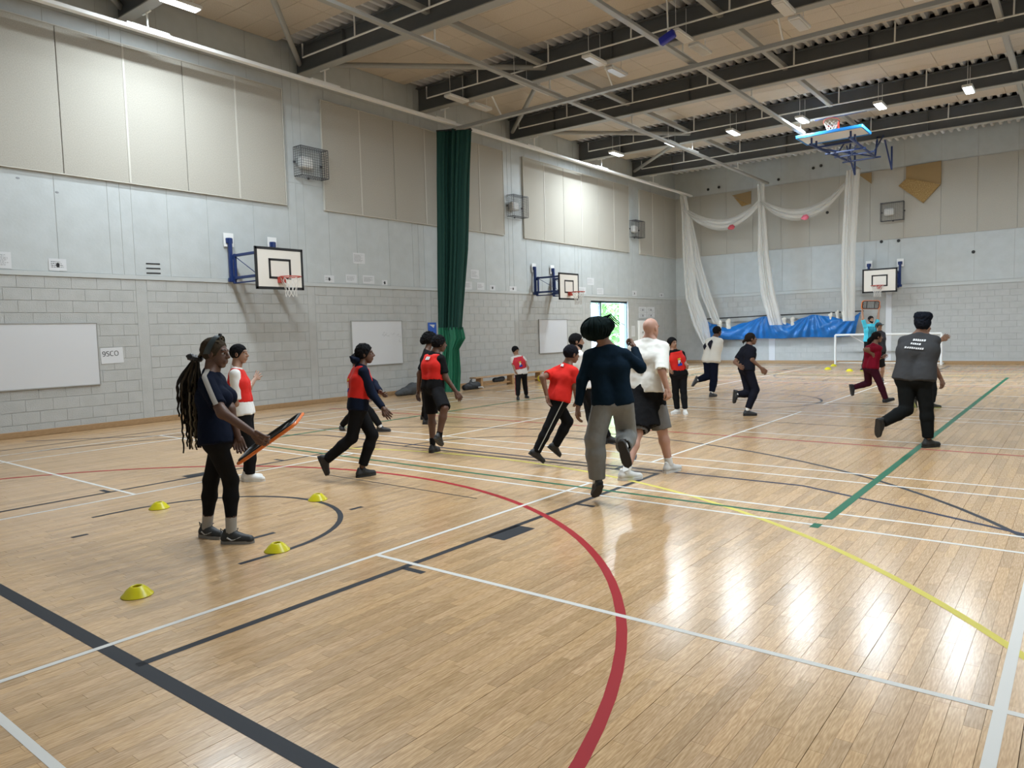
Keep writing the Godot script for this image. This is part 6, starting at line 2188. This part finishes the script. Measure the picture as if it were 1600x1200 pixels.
		if A.y < 0.13 and T.y < 0.05:
			fx = Vector3(fx.x, 0, fx.z).normalized()
			fu = Vector3.UP
		var fs := fu.cross(fx).normalized()
		var q := s * 1.04
		var sole_c := A - fu * (0.062 * q)
		if fu == Vector3.UP:
			sole_c.y = 0.0
		var pt := func(x: float, y: float, z: float) -> Vector3: return sole_c + (fx * x + fu * y + fs * z) * q
		var pr := [cap(pt.call(-0.045, 0.045, 0), pt.call(0.05, 0.045, 0), 0.037 * q, 0.041 * q), cap(pt.call(0.05, 0.04, 0), pt.call(0.145, 0.028, 0.006 * (1.0 if side == "L" else -1.0)), 0.043 * q, 0.036 * q), cap(pt.call(0.02, 0.06, 0), pt.call(-0.005, 0.105, 0), 0.036 * q, 0.040 * q, false, true), cap(pt.call(-0.05, 0.04, 0), pt.call(-0.045, 0.1, 0), 0.03 * q, 0.02 * q)]
		mb = MB.new()
		sdf(mb, pr, maxf(0.007, cell * 0.55), 0.02, [[pt.call(0, 0.017, 0), -fu]])
		var so := put("shoe", mb, smat, root)
		var outl := PackedVector2Array()
		for p in [[-0.088, 0.0], [-0.08, 0.024], [-0.05, 0.035], [0.0, 0.036], [0.06, 0.045], [0.12, 0.045], [0.16, 0.032], [0.182, 0.0], [0.16, -0.032], [0.12, -0.045], [0.06, -0.045], [0.0, -0.036], [-0.05, -0.035], [-0.08, -0.024]]:
			outl.append(Vector2(p[0], p[1]) * q)
		mb = MB.new()
		mb.plate(outl, 0.024 * q, Transform3D(Basis(fx, -fs, fu), sole_c))
		put("sole", mb, somat, so)
		if key == "woman":
			var lb := MB.new()
			for i in 4:
				var x := 0.05 + i * 0.018
				lb.tube([pt.call(x, 0.075 - i * 0.006, -0.022), pt.call(x + 0.004, 0.092 - i * 0.008, 0.0), pt.call(x, 0.075 - i * 0.006, 0.022)], 0.0035, 5)
			lb.tube([pt.call(0.045, 0.095, 0), pt.call(0.05, 0.115, 0.02), pt.call(0.03, 0.105, 0.045)], 0.003, 5)
			lb.tube([pt.call(-0.06, 0.1, 0), pt.call(-0.085, 0.12, 0), pt.call(-0.08, 0.09, 0)], 0.004, 5)
			put("laces", lb, mats.black, so)
			var sw := MB.new()
			for q2 in [-1.0, 1.0]:
				sw.tube([pt.call(-0.02, 0.055, q2 * 0.0425), pt.call(0.015, 0.036, q2 * 0.0455), pt.call(0.035, 0.038, q2 * 0.0455), pt.call(0.09, 0.06, q2 * 0.0415)], 0.0065, 6, false, 0.0015)
			put("shoe_swoosh", sw, paint("swoosh", lin(0.6, 0.6, 0.6), 0.5), so)
	# --- hair
	hair(key, o, root, at, hb, hs, N, up, front, L, cell)


func hair(key: String, o: Dictionary, root: Node, at: Callable, hb: Basis, hs: float, N: Vector3, up: Vector3, front: Vector3, L: Vector3, cell: float) -> void:
	var m := paint("hair_" + key, o.haircol, 0.8, 0.0, 0.15)
	var fine := maxf(0.007, cell * 0.5)
	var kind: String = o.hair
	var mb := MB.new()
	var fn := hb * Vector3(0, -0.55, 0.83)
	var brow: Vector3 = at.call(0, 0.058, 0.082)
	if o.get("beard", false):
		var bb := MB.new()
		sdf(bb, [[1, at.call(0, -0.062, 0.03), hb, Vector3(0.062, 0.062, 0.066) * hs], cap(at.call(0, -0.1, 0.05), at.call(0, -0.11, 0.06), 0.025 * hs, 0.02 * hs)], fine, 0.01, [[at.call(0, -0.03, 0.03), hb * Vector3(0, 0.85, 0.35)], [at.call(0, -0.06, 0.092), hb.z]])
		put("beard", bb, m, root)
	match kind:
		"none":
			return
		"short", "bowl", "curly", "tied", "long", "capped":
			var r := Vector3(0.087, 0.100, 0.107)
			var b := 0.007
			if kind == "curly":
				r = Vector3(0.091, 0.105, 0.108)
				b = 0.016
			elif kind == "bowl":
				r = Vector3(0.094, 0.102, 0.110)
				b = 0.008
			sdf(mb, [[1, at.call(0, 0.026, -0.014), hb, r * hs]], fine, 0.01, [[brow, fn], [at.call(0, -0.06, -0.05), hb * Vector3(0, -0.9, 0.2)]], b * hs, 30.0)
			put("cap" if kind == "capped" else "hair", mb, m, root)
			if kind == "capped":
				var pk := MB.new()
				sdf(pk, [[1, at.call(0, 0.052, 0.12), hb, Vector3(0.07, 0.012, 0.06) * hs]], fine * 0.8, 0.01)
				put("cap_peak", pk, m, root)
			if kind == "tied":
				var tb := MB.new()
				sdf(tb, [cap(at.call(0, 0.0, -0.1), at.call(0.0, -0.03, -0.15), 0.035 * hs, 0.02 * hs), cap(at.call(0.0, -0.03, -0.15), at.call(0.01, -0.09, -0.16), 0.018 * hs, 0.008 * hs)], fine, 0.015, [], 0.012, 30.0)
				put("ponytail", tb, m, root)
			if kind == "long":
				var tb := MB.new()
				sdf(tb, [cap(at.call(0, 0.0, -0.09), at.call(0.0, -0.06, -0.16), 0.05 * hs, 0.05 * hs), cap(at.call(0.0, -0.06, -0.16), at.call(0.0, -0.14, -0.2), 0.045 * hs, 0.02 * hs)], fine, 0.02, [], 0.015, 22.0)
				put("ponytail", tb, m, root)
		"afro":
			sdf(mb, [[1, at.call(0, 0.05, -0.03), hb, Vector3(0.14, 0.13, 0.14) * hs], cap(at.call(0, 0.02, -0.12), at.call(0, 0.0, -0.14), 0.08 * hs, 0.07 * hs)], fine, 0.02, [[brow, fn]], 0.03, 22.0)
			put("hair", mb, m, root)
		"flat":
			# thick hair with a flat, wide crown and close sides
			sdf(mb, [[1, at.call(0, 0.088, -0.015), hb, Vector3(0.108, 0.070, 0.116) * hs], [1, at.call(0, 0.008, -0.018), hb, Vector3(0.097, 0.108, 0.112) * hs]], fine, 0.04, [[at.call(0, 0.05, 0.088), fn], [at.call(0, 0.142, 0), hb.y]], 0.014, 26.0)
			put("hair", mb, m, root)
		"mop":
			# heavy mop of locs thrown to the left, a few strands flying
			var prims := [[1, at.call(-0.035, 0.035, -0.03), hb, Vector3(0.148, 0.118, 0.135) * hs], [1, at.call(0.03, 0.065, 0.0), hb, Vector3(0.11, 0.08, 0.115) * hs]]
			sdf(mb, prims, 0.012, 0.03, [[at.call(0.02, 0.02, 0.10), hb * Vector3(0.1, -0.35, 0.93)]], 0.012, 16.0)
			var hr := put("hair", mb, m, root)
			var r := RandomNumberGenerator.new()
			r.seed = 44
			for i in 44:
				var a := r.randf() * TAU
				var st := MB.new()
				var c: Vector3 = at.call(-0.035, 0.035, -0.03)
				var pts := []
				for k in 8:
					var f := k / 7.0
					var th := 0.25 + f * (1.75 + 0.3 * sin(i * 2.3))
					var w: Vector3 = c + hb * (Vector3(cos(a) * 0.150 * sin(th), 0.122 * cos(th), sin(a) * 0.138 * sin(th)) * hs)
					if sin(a) > 0.55 and cos(th) < 0.25:
						continue
					pts.append(w)
				if pts.size() > 2:
					st.tube(pts, 0.011 * hs, 6, false, 0.008 * hs)
				if pts.size() > 2:
					put("loc", st, m, hr)
			for i in 5:
				var st := MB.new()
				var y := 0.11 + 0.01 * i
				st.tube([at.call(0.03, y, 0.02), at.call(0.08 + 0.012 * i, y + 0.012, 0.0), at.call(0.12 + 0.018 * i, y - 0.015 - 0.008 * i, -0.02), at.call(0.14 + 0.024 * i, y - 0.06 - 0.01 * i, -0.03 + 0.02 * i)], 0.007 * hs, 6, false, 0.004 * hs)
				put("loc", st, m, hr)
		"braids":
			var br := at.call(0, 0.075, 0.078) as Vector3
			sdf(mb, [[1, at.call(0, 0.03, -0.02), hb, Vector3(0.086, 0.1, 0.108) * hs]], 0.007, 0.01, [[br, hb * Vector3(0, -0.45, 0.89)], [at.call(0, -0.055, -0.06), hb * Vector3(0, -0.85, 0.35)]], 0.005, 40.0)
			var hr := put("hair", mb, m, root)
			var bandm := paint("headband", lin(0.03, 0.042, 0.045), 0.6)
			var band := MB.new()
			var ring := []
			for i in 25:
				var a := -1.9 + 3.8 * i / 24.0
				ring.append([at.call(sin(a) * 0.104, 0.03 + cos(a) * 0.112, 0.052 + (1.0 - cos(a)) * -0.04), at.call(sin(a) * 0.104, 0.03 + cos(a) * 0.118, 0.008 + (1.0 - cos(a)) * -0.05)])
			var rows := [[], []]
			for p in ring:
				rows[0].append(p[0])
				rows[1].append(p[1])
			band.sheet(rows)
			bandm.cull_mode = BaseMaterial3D.CULL_DISABLED
			put("headband", band, bandm, root)
			var knob := MB.new()
			sdf(knob, [[1, at.call(0, 0.150, 0.035), hb, Vector3(0.02, 0.014, 0.014) * hs]], 0.006, 0.01)
			put("band_knot", knob, mats.black, root)
			# braids: over the crown to the scrunchie, then down the back in waves
			var tie := at.call(0.0, -0.055, -0.155) as Vector3
			var r := RandomNumberGenerator.new()
			r.seed = 9
			var light := paint("braidlight", lin(0.17, 0.14, 0.095), 0.75, 0.0, 0.2)
			var dark := paint("braiddark", lin(0.018, 0.015, 0.012), 0.75, 0.0, 0.2)
			for i in 26:
				var a := -1.45 + 2.9 * i / 25.0
				var pts := []
				for k in 9:
					var f := k / 8.0
					var th := 0.62 + f * 1.75
					var w: Vector3 = at.call(sin(a) * 0.091 * sin(minf(th, 1.6)) * (1.0 - f * 0.45), 0.03 + cos(a) * 0.104 * cos((th - 0.9) * 0.9) - maxf(0.0, f - 0.55) * 0.10, 0.045 - 0.155 * f)
					pts.append(w.lerp(tie, f * f * f))
				var st := MB.new()
				st.tube(pts, 0.0085, 6)
				put("braid", st, light if i % 4 == 0 else (m if i % 2 == 1 else dark), hr)
			for i in 72:
				var sx := r.randf_range(-1.0, 1.0)
				var sd := r.randf_range(-1.0, 1.0)
				var length := r.randf_range(0.34, 0.72)
				var ph := r.randf() * TAU
				var pts := []
				var n := 22
				for k in n:
					var f := float(k) / (n - 1)
					var sp := 0.022 + 0.085 * minf(1.0, f * 2.4)
					var wav := 0.012 * f * sin(f * length * 75.0 + ph)
					pts.append(tie + L * (sx * sp * 1.2 + wav) - front * (0.01 + 0.055 * sin(minf(f * 1.8, 1.0) * PI * 0.5) + sd * sp * 0.62 + wav * 0.8) + Vector3.DOWN * length * f)
				var st := MB.new()
				st.tube(pts, 0.0105, 6, false, 0.0065)
				put("braid", st, light if i % 4 == 0 else (m if i % 2 == 0 else dark), hr)
			var sc := MB.new()
			sdf(sc, [[1, tie + Vector3(0, 0.005, 0), hb, Vector3(0.05, 0.026, 0.045)], cap(tie, tie - hb.z * 0.055 + hb.y * 0.02, 0.018, 0.03)], 0.009, 0.015, [], 0.012, 40.0)
			put("scrunchie", sc, mats.black, root)
